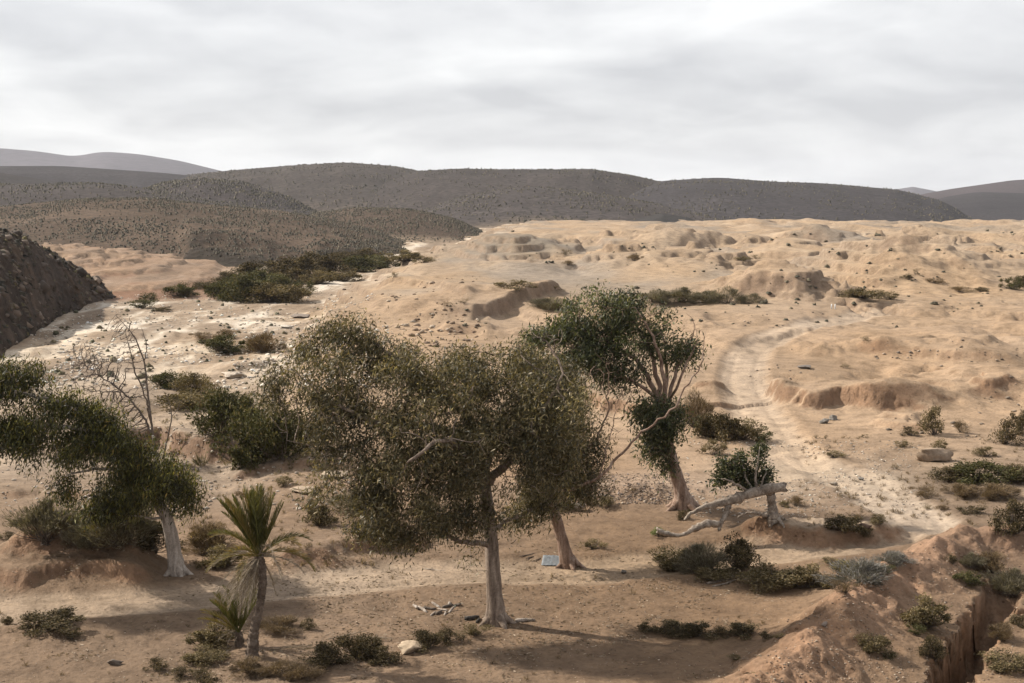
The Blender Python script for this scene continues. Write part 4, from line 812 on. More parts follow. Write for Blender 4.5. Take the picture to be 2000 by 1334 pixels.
TABLE = """
95,1236,112,46,dark|sprawling dark shrub on the bare earth below the track near the leaning eucalyptus
135,1252,46,26,dark|low dark shrublet touching the sprawling dark shrub by the track
12,1222,30,26,dark|dark shrub half cut by the picture edge below the track
20,1236,16,10,dark|tiny dark tuft under the half cut shrub at the edge
412,1268,84,46,olive|rounded olive bush beside the low date palm
398,1298,76,32,olive|flattened olive bush in front of the palms
305,1312,44,28,dark|small dark bush between pale stones at the bottom edge
352,1326,50,24,dark|low dark bush at the bottom edge below the palms
398,1340,54,40,dark|dark upright bush cut by the bottom edge below the palms
482,1318,74,30,dry|dry brown scrub just in front of the palm foot
548,1320,70,30,dry|dry brown scrub to the near side of fallen fronds
592,1330,60,30,dry|brown tangled scrub at the bottom edge before the dark thicket
640,1306,84,46,dark|dark bush at the start of the thicket leading to the pale boulder
698,1290,74,62,dark|tallest dark bush of the thicket leading to the pale boulder
742,1300,64,34,dark|low dark bush touching the pale boulder
830,1272,66,42,dark|dark bush just past the pale boulder
872,1258,54,36,dark|third dark bush past the pale boulder toward the big trunk
930,1247,54,26,olive|last small bush of the line before the big trunk
548,1238,76,28,dry|dry flat scrub on the shady side of the palm stem
600,1232,32,24,dark|dark tuft beside the dry scrub and fallen fronds
425,1206,28,22,dark|small dark tuft behind the low date palm
1322,1116,84,54,olive|greenish grey bush at the start of the bush row before the berm
1378,1120,86,66,grey|domed grey bush in the bush row before the berm
1440,1122,80,68,dark|dark domed bush beside the grey dome in the row
1398,1134,70,30,olive|low olive fringe in front of the grey domed bush
1510,1156,106,56,olive|broad olive bush in the middle of the bush row
1592,1150,88,50,olive|olive bush next to the blue grey dry one
1690,1146,108,54,blue|blue grey dry bush leaning on the berm
1652,1122,64,32,yellow|yellow green low bush behind the blue grey dry one
1752,1112,76,28,blue|slim blue grey bush trailing up the berm
1652,1166,42,26,dry|small brown bush at the foot of the berm
1735,1128,36,20,green|small green tuft between the two blue grey bushes
1618,1103,36,14,olive|tiny flat tuft alone on the track
1652,1056,66,42,dark|dark round bush on the low cut bank
1694,1056,34,26,dark|small dark bush touching the round one on the cut bank
1722,1036,44,20,olive|olive tuft at the end of the cut bank
1160,1074,46,24,olive|single pale olive tuft beyond the leaning red trunk
1262,1236,48,24,dark|first bush of the dark low line crossing the shaded flat
1308,1240,62,26,dark|second bush of the dark low line crossing the shaded flat
1362,1248,74,32,dark|largest bush of the dark low line crossing the shaded flat
1406,1245,44,22,dark|short bush after the largest one in the dark line
1452,1246,64,30,dark|spiky bush of the dark low line near the berm
1498,1249,38,20,dark|small bush of the dark low line near the berm
1526,1250,28,14,olive|last tiny tuft ending the dark low line
1436,1291,30,12,olive|lone flat tuft on the earth below the dark line
1815,1236,108,72,olive|big feathery bush on the shelf between berm and trench
1790,1244,44,30,green|dark green clump under the feathery bush
1710,1282,56,44,olive|olive bush on the near face of the berm
1738,1288,28,18,green|small green clump beside the bush on the berm face
1826,1300,58,54,dark|dark bush hanging into the trench
1862,1106,34,28,dark|dark tuft on the berm top by the trench head
1902,1116,58,38,grey|grey feathery bush at the trench head
1896,1150,58,32,green|dark green cushion bush on the trench rim
1940,1124,64,50,dry|brown bush filling the head of the trench
1985,1184,104,64,grey|grey bush beyond the trench at the picture edge
1995,1226,40,44,dark|dark bush beyond the trench below the grey one
1965,1256,60,46,dry|brown bush on the flat beyond the trench
1900,1306,54,32,dry|small brown bush at the trench rim near the bottom edge
1978,1314,100,44,olive|olive bush at the bottom corner beyond the trench
1982,1060,70,84,dark|tall dark bush at the picture edge behind the berm
1998,850,44,80,dark|tall dark bush at the picture edge above the stony flat
1386,856,66,60,dark|dark bush against the tall green eucalyptus
1420,864,66,62,dark|dark bush second in the clump behind the toppled log
1452,862,56,50,olive|olive bush third in the clump behind the toppled log
1478,864,50,42,green|green bush ending the clump behind the toppled log
1358,838,56,72,dry|brown bush behind the tall eucalyptus trunk
1394,890,46,36,olive|olive bush in front of the clump behind the log
1370,886,22,14,dry|small brown tuft beside the tall eucalyptus trunk
1532,992,28,16,olive|small tuft just past the stump of the toppled log
1556,990,34,20,dry|brown tuft past the stump of the toppled log
1335,1016,26,30,dark|small dark sprouting bush under the toppled log
1098,997,46,38,green|dark green bush between the two trunks
1150,988,32,16,olive|low tuft before the gravel heap
1190,992,42,18,olive|flat olive tuft at the foot of the gravel heap
1240,962,24,12,dry|little brown tuft on the gravel heap
620,1030,56,52,dark|dark knobbly bush beyond the palm crown
604,996,30,22,dark|small dark bush above the knobbly one
650,1022,26,22,dark|small dark tuft beside the knobbly bush
694,1002,84,46,grey|grey bush below the hanging twigs of the large olive eucalyptus
722,1054,56,46,dark|dark bush under the large olive eucalyptus crown
752,1056,56,32,grey|grey bush under the large olive eucalyptus crown
80,1086,120,78,grey|thin grey twiggy bush on the mound behind the track
225,1086,150,96,grey|large grey twiggy bush under the leaning eucalyptus
160,1078,76,56,grey|grey twiggy bush between the two larger ones under the eucalyptus
290,1080,96,66,dark|dark bush just behind the short pale trunk
130,1046,54,22,olive|low olive tuft beyond the grey twiggy bushes
12,1056,34,16,dark|dark tuft at the edge beyond the mound
402,1078,90,58,dry|brownish bush between pale trunk and palm crown
428,1112,80,46,olive|olive brown bush at the road cut behind the palm
556,950,44,20,olive|olive tuft on the pale rock shelf
474,972,26,16,dry|small brown tuft on the pale rock shelf
500,1004,18,12,dry|tiny brown tuft below the pale rock shelf
1100,1004,20,12,olive|tiny olive tuft below the dark green bush between trunks
430,902,92,112,green|green thicket bush against the dark cut bank
484,912,104,134,green|tallest green thicket bush beyond the palm
546,908,96,112,green|green thicket bush merging with the big crown
470,824,88,64,green|leafy bush rising behind the thicket
592,884,70,92,olive|olive thicket bush half behind the big crown
516,866,84,60,olive|olive bush in the middle of the thicket
322,758,62,40,green|green bush at the upper end of the wash
372,770,64,46,olive|olive bush in the wash beside the bare tree
362,802,96,52,olive|wide grey olive bush in the wash below two green ones
404,782,46,40,olive|round bush at the end of the wash clump
430,690,74,40,green|dark green cushion on the sandy river bar
490,690,48,28,green|smaller green cushion on the sandy river bar
516,690,60,46,dry|brown dry bush beside the green cushions on the bar
390,664,34,16,dry|low brown tuft above the green cushions
440,662,40,16,dry|flat brown tuft on the gravel above the cushions
268,602,50,24,green|green bush at the river side near the rocky slope
292,590,34,24,green|little round bush touching the river side one
312,608,40,14,dark|low dark bush trailing from the river side one
350,582,56,28,green|bush at the mouth of the sandy bank
432,586,64,46,green|green bush at the near end of the river thicket
474,592,84,60,green|large green bush of the river thicket
522,592,80,48,olive|olive bush of the river thicket
562,590,70,42,olive|olive bush at the pale stones end of the river thicket
586,574,48,32,green|green bush at the far corner of the river thicket
500,568,84,44,green|green bush in the middle of the river thicket
404,566,60,22,dark|dark bush under the red layered bank
444,552,56,26,dark|dark bush below the black rock nose
492,548,72,40,dark|round dark bush beyond the river thicket
548,544,74,50,dark|tall dark bush beyond the river thicket
594,542,72,44,dark|dark bush first in the far river line
642,538,78,44,dark|dark bush second in the far river line
692,532,78,40,green|green bush third in the far river line
742,526,76,34,green|green bush fourth in the far river line
790,518,66,26,olive|olive bush fifth in the far river line
826,514,40,16,olive|last bush of the far river line under the mound
452,574,70,40,green|green bush behind the near end of the river thicket
544,572,74,40,green|green bush behind the olive bushes of the river thicket
620,556,60,30,olive|olive bush between river thicket and far river line
668,550,60,26,olive|low olive bush in front of the far river line
570,556,66,36,dark|dark bush joining the river thicket to the far line
716,514,64,34,dark|dark bush behind the far river line under the rock face
664,518,66,36,dark|taller dark bush behind the far river line under the rock face
612,526,62,38,dark|dark bush at the foot of the rock face behind the line
1012,583,76,18,olive|wide low bush on the rim of the red ledge
1085,567,24,12,dark|dark round bush beyond the rim of the red ledge
906,593,16,10,olive|small tuft behind the red ledge
872,601,24,10,dry|flat brown cushion before the red ledge
768,546,24,14,dark|dark bush at the brink of the river terrace
1104,500,22,12,dark|dark bush on the back of the grey mound
1110,520,26,10,dry|flat brown bush at the foot of the grey mound
1285,592,62,30,grey|grey green bush behind the tall eucalyptus crown
1335,592,66,34,grey|second bush of the grey green hedge in the gully
1385,594,60,28,grey|third bush of the grey green hedge in the gully
1425,594,54,34,grey|fourth bush of the grey green hedge in the gully
1462,594,50,26,grey|last bush of the grey green hedge beside the butte
1082,608,74,30,grey|grey bush between ledge and eucalyptus crown
1686,588,66,22,olive|wider of two bushes on the flat past the butte
1742,586,46,18,olive|smaller of two bushes on the flat past the butte
1776,548,26,14,dark|dark bush below the banded hummock
1788,538,20,12,dark|dark tuft above the bush below the banded hummock
1830,556,30,12,dry|brown tuft where the gully meets the flat
1880,572,40,12,dry|long brown tuft on the brink of the flat
1918,570,30,14,dark|dark tuft on the brink of the flat
1976,566,36,30,green|green bush at the brink near the picture edge
2000,562,34,34,dark|dark bush cut by the edge at the brink
1450,510,30,10,olive|olive cushion in a hollow of the plateau
1478,506,20,10,dark|dark cushion in a hollow of the plateau
1240,510,34,12,dry|brown scrub on a plateau slope above the hedge
1830,852,48,60,olive|tall thin bush above the flat boulder
1780,852,34,20,dark|low dark bush near the layered outcrop
1878,846,26,30,dry|brown bush at the foot of the sand slope
1968,870,54,52,dark|dark bush at the slope foot near the edge
1766,874,26,16,olive|olive tuft beside the flat boulder
1842,880,30,22,olive|olive tuft beyond the flat boulder
1930,894,40,24,olive|olive tuft on the stony flat past the boulder
1632,896,38,16,olive|flat olive tuft on the stony flat by the track
1690,857,18,10,dark|dark dot of a bush below the sand fan
1748,918,20,16,dark|dark little bush before the flat boulder
1596,857,14,9,dark|first of two dark dots near the track bend
1612,858,12,8,dark|second of two dark dots near the track bend
1866,942,70,30,dark|dark bush starting the hedge at the stony flat
1930,948,100,50,green|largest green bush of the hedge at the stony flat
1990,944,60,44,dark|dark bush of the hedge cut by the picture edge
1880,972,60,26,dry|brown scrub below the hedge of the stony flat
1806,972,46,24,dry|thin brown scrub before the hedge
1950,976,70,30,dry|brown scrub patch below the green hedge bush
1908,1006,54,24,dark|dark spiky tuft on the sand below the hedge
1812,996,22,14,olive|tiny tuft left of the spiky one by the track
1842,998,26,10,dry|flat brown tuft between track and spiky tuft
1690,668,22,10,dark|dark dome bush alone on the dune
1650,720,24,12,dark|dark tuft beside the dark slab on the dune
1010,560,16,8,dry|brown tuft above the wide bush of the ledge
"""
for line in TABLE.strip().splitlines():
    a, label = line.split('|'); px, py, w, h, kind = a.split(','); shrub(float(px), float(py), float(w), float(h), kind, label)
shrub(1288, 1050, 40, 20, 'bright', 'bright green clump against the end of the fallen branch')

# ------------------------------------------------------------------ scrub on the hills, tufts, stones: nobody could count these
def blob(n_lat=3, n_lon=4):
    V = [(0, 0, .9)]
    for i in range(1, n_lat):
        z = .9 * math.cos(i * 1.45 / (n_lat - 1)); r = math.sin(i * 1.45 / (n_lat - 1)) * .5 + .12
        for j in range(n_lon): a = j * 6.283 / n_lon + i * .6; V.append((math.cos(a) * r, math.sin(a) * r, z))
    T = [(0, 1 + j, 1 + (j + 1) % n_lon) for j in range(n_lon)]; Q = []
    for i in range(n_lat - 2):
        for j in range(n_lon): Q.append((1 + i * n_lon + j, 1 + (i + 1) * n_lon + j, 1 + (i + 1) * n_lon + (j + 1) % n_lon, 1 + i * n_lon + (j + 1) % n_lon))
    for q in Q: T += [(q[0], q[1], q[2]), (q[0], q[2], q[3])]
    return np.array(V), np.array(T)
def scatter(name, label, P, S, cols, material, base, jit=.22, flat=0.8, smooth=False):
    bv, bt = base; n, k = len(P), len(bv); a = rng.uniform(0, 6.28, n); c, s = np.cos(a)[:, None], np.sin(a)[:, None]
    B = bv[None] * (1 + jit * rng.normal(size=(n, k, 3))); x = B[..., 0] * c - B[..., 1] * s; y = B[..., 0] * s + B[..., 1] * c
    S = np.asarray(S)[:, None]; fl = (flat * rng.uniform(.7, 1.2, (n, 1))); V = np.stack([P[:, 0:1] + x * S, P[:, 1:2] + y * S, P[:, 2:3] + (B[..., 2] - .08) * S * fl], -1).reshape(-1, 3)
    T = (np.arange(n)[:, None, None] * k + bt[None]).reshape(-1, 3)
    o = add(name, np_mesh(name, V, [T], np.repeat(cols, k, 0), [material], smooth)); o['kind'] = 'stuff'; o['label'] = label; return o
M_scrub = leaf_material('scrub', 0.9, 0.0)
def stone_material():
    m, nt = mat('stone'); N = NT(nt); co = N.n('ShaderNodeTexCoord').outputs['Object']
    c = N.n('ShaderNodeAttribute', attribute_name='tint').outputs['Color']; n1 = noise(N, co, 6, 4, .65)
    c = mixc(N, c, ramp(N, n1.outputs['Fac'], [(.3, (.7, .68, .66)), (.5, (1, 1, 1)), (.7, (1.2, 1.2, 1.2))]), 1.0, 'MULTIPLY')
    finish(N, c, .9, n1.outputs['Fac'], .6, .05, .15); return m
M_stone = stone_material()
rock_b = (np.array([(0, 0, .6), (.5, .1, .2), (.1, .5, .25), (-.45, .2, .15), (-.2, -.5, .3), (.35, -.4, .1), (.3, .25, .5), (-.25, .1, .55), (0, 0, -.2)]), None)
def hull_tris(V):
    import bmesh
    bm = bmesh.new()
    for v in V: bm.verts.new(v)
    bmesh.ops.convex_hull(bm, input=bm.verts); bmesh.ops.triangulate(bm, faces=bm.faces); bm.verts.index_update()
    bm.verts.ensure_lookup_table(); used = sorted({v.index for f in bm.faces for v in f.verts}); mp = {u: i for i, u in enumerate(used)}
    T = np.array([[mp[v.index] for v in f.verts] for f in bm.faces]); Vn = np.array([bm.verts[u].co for u in used]); bm.free(); return Vn, T
ROCK = hull_tris(rock_b[0])
def on_hill(h, n, tmax=1.05, tmin=0.05, clump=None, dens=None):
    px, s, Y, Z, t, o = h; R, C = Y.shape
    i = rng.uniform(0, R - 1.001, n); j = rng.uniform(0, C - 1.001, n); tt = i / (R - 1) * t[-1, 0]; keep = (tt < tmax) & (tt > tmin); i, j = i[keep], j[keep]
    i0, j0 = i.astype(int), j.astype(int); a, b = i - i0, j - j0
    f = lambda M: (M[i0, j0] * (1 - a) + M[i0 + 1, j0] * a) * (1 - b) + (M[i0, j0 + 1] * (1 - a) + M[i0 + 1, j0 + 1] * a) * b
    y = f(Y); z = f(Z); x = (s[j0] * (1 - b) + s[j0 + 1] * b) * y
    p = np.stack([x, y, z], -1); sc_ = .05 * y.mean(); nn = fbm(x / sc_, y / (1.6 * sc_), 3, 401); p = p[rng.uniform(size=len(p)) < np.clip(.5 + 1.5 * nn, .12, 1)]
    k = np.abs(p[:, 0] / p[:, 1]) < .47; return p[k]
for h, n, size, lab in ((h_l2, 46000, .44, 'low dark scrub dotting the slope above the rock nose'), (h_l3, 15000, .5, 'low dark scrub dotting the rounded hill'), (h_l1, 12000, .85, 'low dark scrub dotting the wide hillside'), (h_m1, 8000, 1.0, 'low dark scrub dotting the spur'), (h_m2, 9000, .9, 'low dark scrub dotting the brown dome'), (h_main, 8000, 1.2, 'low dark scrub dotting the highest dome of the ridge'), (h_rb, 8000, 1.1, 'low dark scrub dotting the middle of the ridge'), (h_rc, 7000, 1.0, 'low dark scrub dotting the falling end of the ridge')):
    p = on_hill(h, n); scatter('hill_scrub', lab, p, size * rng.uniform(.5, 1.4, len(p)), palette(len(p), [(.058, .050, .035), (.040, .036, .026), (.085, .070, .047)], (4, 3, 3)), M_scrub, blob(), .2, 1.0)
p = on_hill(h_crag, 3000, 1.05, .0); scatter('crag_rubble', 'broken dark rock covering the steep slope', p, .7 * rng.lognormal(0, .45, len(p)), palette(len(p), [(.085, .062, .046), (.05, .037, .028), (.13, .098, .075)], (4, 4, 2)), M_scrub, ROCK, .14, .9)
p = on_hill(h_crag, 7000); scatter('crag_scrub', 'dark scrub on the steep rocky slope', p, .55 * rng.uniform(.4, 1.5, len(p)), palette(len(p), [(.05, .042, .028), (.03, .027, .02), (.10, .078, .055), (.085, .07, .03)], (4, 4, 3, 2)), M_scrub, blob(), .3, .8)

def on_ground(n, box, test=None, power=1.0):
    """random ground points with pixels inside the box, thinned by test(x, y, px)"""
    px = rng.uniform(box[0], box[2], n); py = box[1] + (box[3] - box[1]) * rng.uniform(0, 1, n) ** power
    P = np.array([spot(a, b) for a, b in zip(px, py)])
    if test is not None: P = P[test(P[:, 0], P[:, 1], px, py)]
    return P
def stones(name, label, n, box, size, cols, w, power=1.0, test=None, flat=.7):
    P = on_ground(n, box, test, power); sz = size * np.minimum(rng.lognormal(0, .5, len(P)), 2.2)
    return scatter(name, label, P, sz, palette(len(P), cols, w), M_stone, ROCK, .12, flat)
PALE = [(.36, .31, .26), (.28, .235, .19), (.45, .40, .34), (.20, .165, .135)]; EARTH = [(.21, .15, .105), (.29, .22, .16), (.14, .10, .075), (.33, .27, .21)]
stones('river_stones', 'pale cobbles strewn over the dry river bed', 3600, (60, 575, 760, 760), .21, [(.50, .44, .37), (.40, .34, .28), (.58, .52, .45), (.26, .215, .175)], (4, 3, 4, 1), test=lambda x, y, a, b: fbm(x / 7, y / 20, 3, 421) > -.12)
stones('wash_stones', 'pale stones in the wash behind the trees', 1500, (0, 760, 720, 1000), .10, PALE, (4, 4, 1, 3))
stones('gravel', 'loose gravel heap beyond the leaning trunk', 2400, (1130, 925, 1345, 985), .052, EARTH + [(.18, .15, .135)], (3, 3, 4, 1, 4))
stones('gravel', 'pale gravel spread along the track by the stony flat', 2600, (1340, 860, 1800, 1010), .058, PALE, (4, 4, 2, 2), test=lambda x, y, a, b: fbm(x / 4, y / 6, 3, 423) > -.05)
stones('flat_stones', 'small stones scattered on the tree flat', 3500, (0, 1020, 1750, 1334), .026, EARTH, (3, 4, 2, 3))
stones('berm_rubble', 'stony rubble on the spoil bank', 2200, (1500, 1060, 2000, 1334), .036, EARTH, (3, 3, 3, 2), test=lambda x, y, a, b: np.array([gz(u, v) for u, v in zip(x, y)]) > .28)
stones('plateau_stones', 'dark stones scattered over the sand slope', 480, (1450, 600, 2000, 860), .14, [(.13, .105, .085), (.2, .16, .125), (.28, .22, .17)], (3, 3, 2), test=lambda x, y, a, b: fbm(x / 9, y / 14, 3, 425) > .05)
stones('terrace_rubble', 'reddish rubble along the river terrace edge', 380, (640, 540, 940, 680), .3, EARTH, (3, 3, 3, 2), test=lambda x, y, a, b: fbm(x / 8, y / 20, 3, 427) > .0)
P = on_ground(380, (830, 450, 2000, 640), lambda x, y, a, b: (fbm(x / 20, y / 50, 3, 431) > .02) & (y < 500))
scatter('plateau_tufts', 'tiny dark tufts dotting the sandy plateau', P, np.minimum(.0017 * P[:, 1] * rng.lognormal(0, .45, len(P)), 1.3), palette(len(P), [(.10, .085, .055), (.06, .055, .035), (.15, .12, .08)], (3, 3, 2)), M_scrub, blob(4, 7), .3, .55)
P = on_ground(280, (100, 590, 700, 760)); scatter('river_tufts', 'tiny tufts dotting the dry river bed', P, .26 * rng.lognormal(0, .45, len(P)), palette(len(P), [(.12, .10, .06), (.08, .075, .045)], (1, 1)), M_scrub, blob(4, 7), .25, .7)
def tuft_field(name, label, n, box, size, kind, test=None):
    P = on_ground(n, box, test); G = Geo(); cols, w = PAL[kind]; k = 22
    Q = np.repeat(P, k, 0) + rng.normal(size=(len(P) * k, 3)) * np.array([.5, .5, 0]) * size * .4; sz = np.repeat(size * rng.lognormal(0, .35, len(P)), k)
    D = rng.normal(size=Q.shape) * .6 + np.array([0, 0, .9]); V, F = leaf_quads(Q - np.array([0, 0, .01]), D, sz * rng.uniform(.5, 1.1, len(Q)), sz * .07); G.put(V, F, None, np.repeat(palette(len(Q), cols, w), 4, 0))
    o = add(name, G.mesh(name, [M_leaf])); o['kind'] = 'stuff'; o['label'] = label
def litter(name, label, n, box, test=None):
    P = on_ground(n, box, test); P = np.repeat(P, 3, 0) + rng.normal(size=(len(P) * 3, 3)) * np.array([.12, .12, 0]); n = len(P); D = rng.normal(size=(n, 3)) * np.array([1, 1, .12]); V, F = leaf_quads(P + np.array([0, 0, .015]), D, .12 * rng.uniform(.4, 1.5, n), .03 * rng.uniform(.5, 1.5, n), .1)
    g = Geo(); g.put(V, F, None, np.repeat(palette(n, [(.20, .15, .10), (.11, .08, .055), (.28, .22, .16)], (3, 3, 2)), 4, 0)); o = add(name, g.mesh(name, [M_dryleaf])); o['kind'] = 'stuff'; o['label'] = label
litter('leaf_litter', 'dead leaves and bark strips under the eucalyptus trees', 2600, (500, 1060, 1500, 1334), lambda x, y, a, b: (fbm(x / 3, y / 3, 3, 445) + .5 * np.exp(-((a - 1000) / 260) ** 2 - ((b - 1190) / 90) ** 2)) > .1)
litter('leaf_litter', 'dead leaves and straw around the palms and leaning eucalyptus', 1300, (120, 1060, 760, 1334), lambda x, y, a, b: fbm(x / 3, y / 3, 3, 447) > .02)
tuft_field('dry_grass', 'sparse dry tufts on the stony flat by the track', 420, (1560, 850, 2000, 1030), .17, 'dry', lambda x, y, a, b: fbm(x / 5, y / 8, 3, 441) > -.02)
tuft_field('dry_grass', 'sparse dry sprigs under the trees', 260, (0, 1040, 1500, 1334), .12, 'dry', lambda x, y, a, b: fbm(x / 4, y / 5, 3, 443) > .1)
tuft_field('dry_grass', 'sparse dry sprigs beyond the palms', 260, (380, 920, 760, 1110), .16, 'dry')
tuft_field('dry_grass', 'sparse sprigs in the wash', 300, (200, 780, 640, 930), .22, 'olive')

# ------------------------------------------------------------------ single rocks
def rock(px, py, w, h, label, col, seed, depth=.7, name='boulder', tilt=0.0):
    b = spot(px, py); s = b.y / FPX; r0 = np.random.default_rng(seed); import bmesh
    bm = bmesh.new(); bmesh.ops.create_icosphere(bm, subdivisions=3, radius=1.0); V = np.array([v.co for v in bm.verts]); T = np.array([[v.index for v in f.verts] for f in bm.faces]); bm.free()
    for k in range(20):                              # chop flat faces
        n_ = unit(r0.normal(size=3) * np.array([1, 1, 1.4])); d = r0.uniform(.42, .85); q = V @ n_; V = V - np.outer(np.maximum(q - d, 0), n_)
    V += .11 * np.stack([perlin(V[:, 0] * 2.5 + k * 9 + seed, V[:, 1] * 2.5 + V[:, 2] * 2.5, 450 + k) for k in range(3)], -1); V[:, :2] *= (1 + .10 * np.sign(np.sin(V[:, 2:3] * 11)) * r0.uniform(.5, 1))
    V = V * np.array([w * s * .55, w * s * .55 * depth, h * s * .62]); V[:, 2] += h * s * .32
    me = np_mesh(name, V, [T], np.broadcast_to(np.array(col), (len(V), 3)), [M_stone], False); o = add(name, me, None, b, label=label, category='rock'); o.rotation_euler = (0, tilt, r0.uniform(-.3, .3)); return o
rock(1818, 900, 84, 34, 'long flat layered boulder on the stony flat', (.24, .18, .13), 1, .6)
rock(1612, 827, 26, 14, 'lower of two grey boulders below the sand ledge', (.19, .17, .15), 2); rock(1628, 820, 24, 14, 'upper of two grey boulders below the sand ledge', (.17, .155, .14), 3)
rock(798, 1274, 62, 30, 'pale smooth boulder among dark bushes at the near flat', (.36, .28, .20), 4); rock(1218, 1120, 18, 9, 'small dark stone on the bare flat past the leaning trunk', (.13, .115, .10), 5)
rock(1572, 719, 34, 9, 'thin dark slab lying on the dune', (.15, .13, .115), 6, .8, 'rock_slab'); rock(1130, 998, 34, 24, 'pale block at the edge of the gravel heap', (.30, .25, .2), 7)
rock(1682, 938, 14, 9, 'small grey stone on the track bed', (.2, .18, .16), 8); rock(1628, 948, 16, 8, 'flat stone on the gravel spread', (.25, .21, .17), 9)
rock(595, 962, 60, 12, 'flat pale slab of the rock shelf behind the palm', (.29, .225, .165), 10, 1.0, 'rock_slab'); rock(650, 930, 70, 16, 'pale slab on the shelf before the big crown', (.30, .235, .175), 11, 1.0, 'rock_slab')
rock(1690, 1034, 34, 16, 'dark upturned clod on the cut bank', (.12, .08, .06), 12); rock(225, 1298, 30, 16, 'dark stone pile on the near earth below the palms', (.13, .105, .085), 13)
rock(590, 622, 40, 12, 'grey brown boulder in the river bed beside the terrace', (.2, .165, .14), 14); rock(455, 735, 60, 14, 'pale ledge slab at the river bar', (.38, .32, .26), 15, 1.2, 'rock_slab')
rock(560, 640, 36, 9, 'pale slab on the river cobbles', (.42, .37, .31), 16, 1.2, 'rock_slab'); rock(690, 1325, 20, 9, 'half buried stone at the bottom edge', (.3, .23, .17), 17)
rock(1740, 1128, 16, 10, 'pale clod on the crest of the berm', (.3, .22, .16), 18); rock(1610, 1222, 16, 11, 'grey stone on the berm crest', (.22, .18, .15), 19)

# ------------------------------------------------------------------ toppled eucalyptus: stump, log, prop branch, sprouts
b = spot(1508, 1018); Y0 = b.y; org = np.array(b)
T_ = thing('toppled_tree', 'toppled pale log resting on its stump and a prop branch with dark regrowth', 'tree', b)
def limbpath(pts, smooth=3, n=26):
    S = np.array([(*atY(q[0], q[1], Y0 + q[2]), q[3]) for q in pts]); cum = np.concatenate([[0], np.cumsum(np.linalg.norm(np.diff(S[:, :3], axis=0), axis=1))]); u = np.linspace(0, cum[-1], n); q = np.stack([np.interp(u, cum, S[:, k]) for k in range(4)], -1)
    for _ in range(smooth): q[1:-1] = (q[:-2] + 2 * q[1:-1] + q[2:]) / 4
    q[:, :3] += rng.normal(size=(n, 3)) * .012; return q
def part(name, pts, sides=12, mt=None, **k):
    q = limbpath(pts, **k); g = Geo(); V, Q, T = tube(q[:, :3] - org, q[:, 3] * (1 + .09 * rng.normal(size=len(q))), sides); m_ = len(q); ring = V[:m_ * sides].reshape(m_, sides, 3); ctr = (q[:, :3] - org)[:, None]; th = np.arange(sides) * 6.283 / sides; ph = np.cumsum(rng.normal(size=m_) * .25)
    f = 1 + .06 * np.cos(3 * th[None] + ph[:, None]) + .07 * np.cos(5 * th[None] - 1.7 * ph[:, None]) + .05 * rng.normal(size=(m_, sides)); ring[:] = ctr + (ring - ctr) * f[..., None]
    if m_ > 8: d_ = unit(q[-1, :3] - q[-2, :3]); ring[-1] += d_ * rng.uniform(-.5, 1.2, (sides, 1)) * q[-1, 3]; d_ = unit(q[0, :3] - q[1, :3]); ring[0] += d_ * rng.uniform(-.3, .5, (sides, 1)) * q[0, 3]; g.put(V, Q, T); return add(name, g.mesh(name, [mt or M_drywood], True), T_)
part('stump', [(1511, 1024, 0, .27), (1510, 1008, 0, .19), (1507, 985, 0, .145), (1504, 958, 0, .15)])
part('log', [(1533, 950, -.1, .165), (1518, 951, -.1, .17), (1490, 957, -.1, .165), (1450, 969, -.15, .165), (1418, 980, -.2, .15), (1380, 988, -.3, .095), (1352, 1000, -.4, .06), (1337, 1015, -.5, .04)])
part('prop_branch', [(1424, 980, -.2, .12), (1421, 1000, -.3, .09), (1410, 1018, -.5, .07), (1404, 1036, -.7, .06)])
part('root', [(1500, 1008, 0, .10), (1480, 1003, .1, .06), (1462, 1000, .2, .04), (1440, 1010, .2, .02)], 7); part('root', [(1515, 1010, 0, .10), (1526, 1020, -.3, .06), (1532, 1030, -.6, .02)], 7); part('root', [(1514, 1005, .1, .08), (1530, 1014, .2, .05), (1546, 1022, .2, .015)], 7)
for k in range(7):
    x = 1350 + k * 9; y = 999 - k * 1.5; part('twig_stub', [(x, y, -.35, .02), (x - 2, y - rng.uniform(5, 11), -.35, .014), (x - rng.uniform(0, 5), y - rng.uniform(10, 17), -.35, .006)], 4, n=6)
S = [[(1478, 960, 0, .06), (1474, 935, 0, .045), (1480, 905, 0, .03), (1484, 872, 0, .012)], [(1470, 962, 0, .05), (1455, 925, .1, .035), (1448, 900, .1, .012)], [(1465, 965, -.1, .06), (1440, 945, -.3, .045), (1415, 935, -.4, .02)], [(1482, 958, 0, .04), (1492, 935, 0, .03), (1496, 915, 0, .012)]]
bl = [(1484, 885, 12, 26, .4, .3), (1450, 897, 11, 16, .4, .25), (1420, 915, 27, 22, .3, .4), (1455, 930, 30, 22, .5, .4), (1496, 925, 13, 22, .4, .3), (1405, 940, 18, 11, .2, .3), (1470, 948, 24, 9, .4, .3)]
A = []
for q in bl:
    k = int(q[2] * q[3] / 11); c = atY(q[0], q[1], Y0 + q[4]); d = unit(rng.normal(size=(k, 3))) * rng.uniform(0, 1, (k, 1)) ** .42; A.append(np.array(c) + d * np.array([q[2], 0, q[3]]) * Y0 / FPX + d * np.array([0, q[5], 0]))
A = np.concatenate(A); P, par, lim, sr, at = grow([[(*atY(q[0], q[1], Y0 + q[2]), q[3]) for q in pl] for pl in S], A, .14, .2)
G, r = skeleton_meshes(P, par, lim, sr, .008, 2.3, org)
for li, g in sorted(G.items()): add('sprout_stem', g.mesh('sprout_stem', [M_drywood], True), T_)
ok = at >= 0; Q = np.repeat(.5 * A[ok] + .5 * P[at[ok]], 20, 0); Q = Q + rng.normal(size=Q.shape) * .12; n = len(Q)
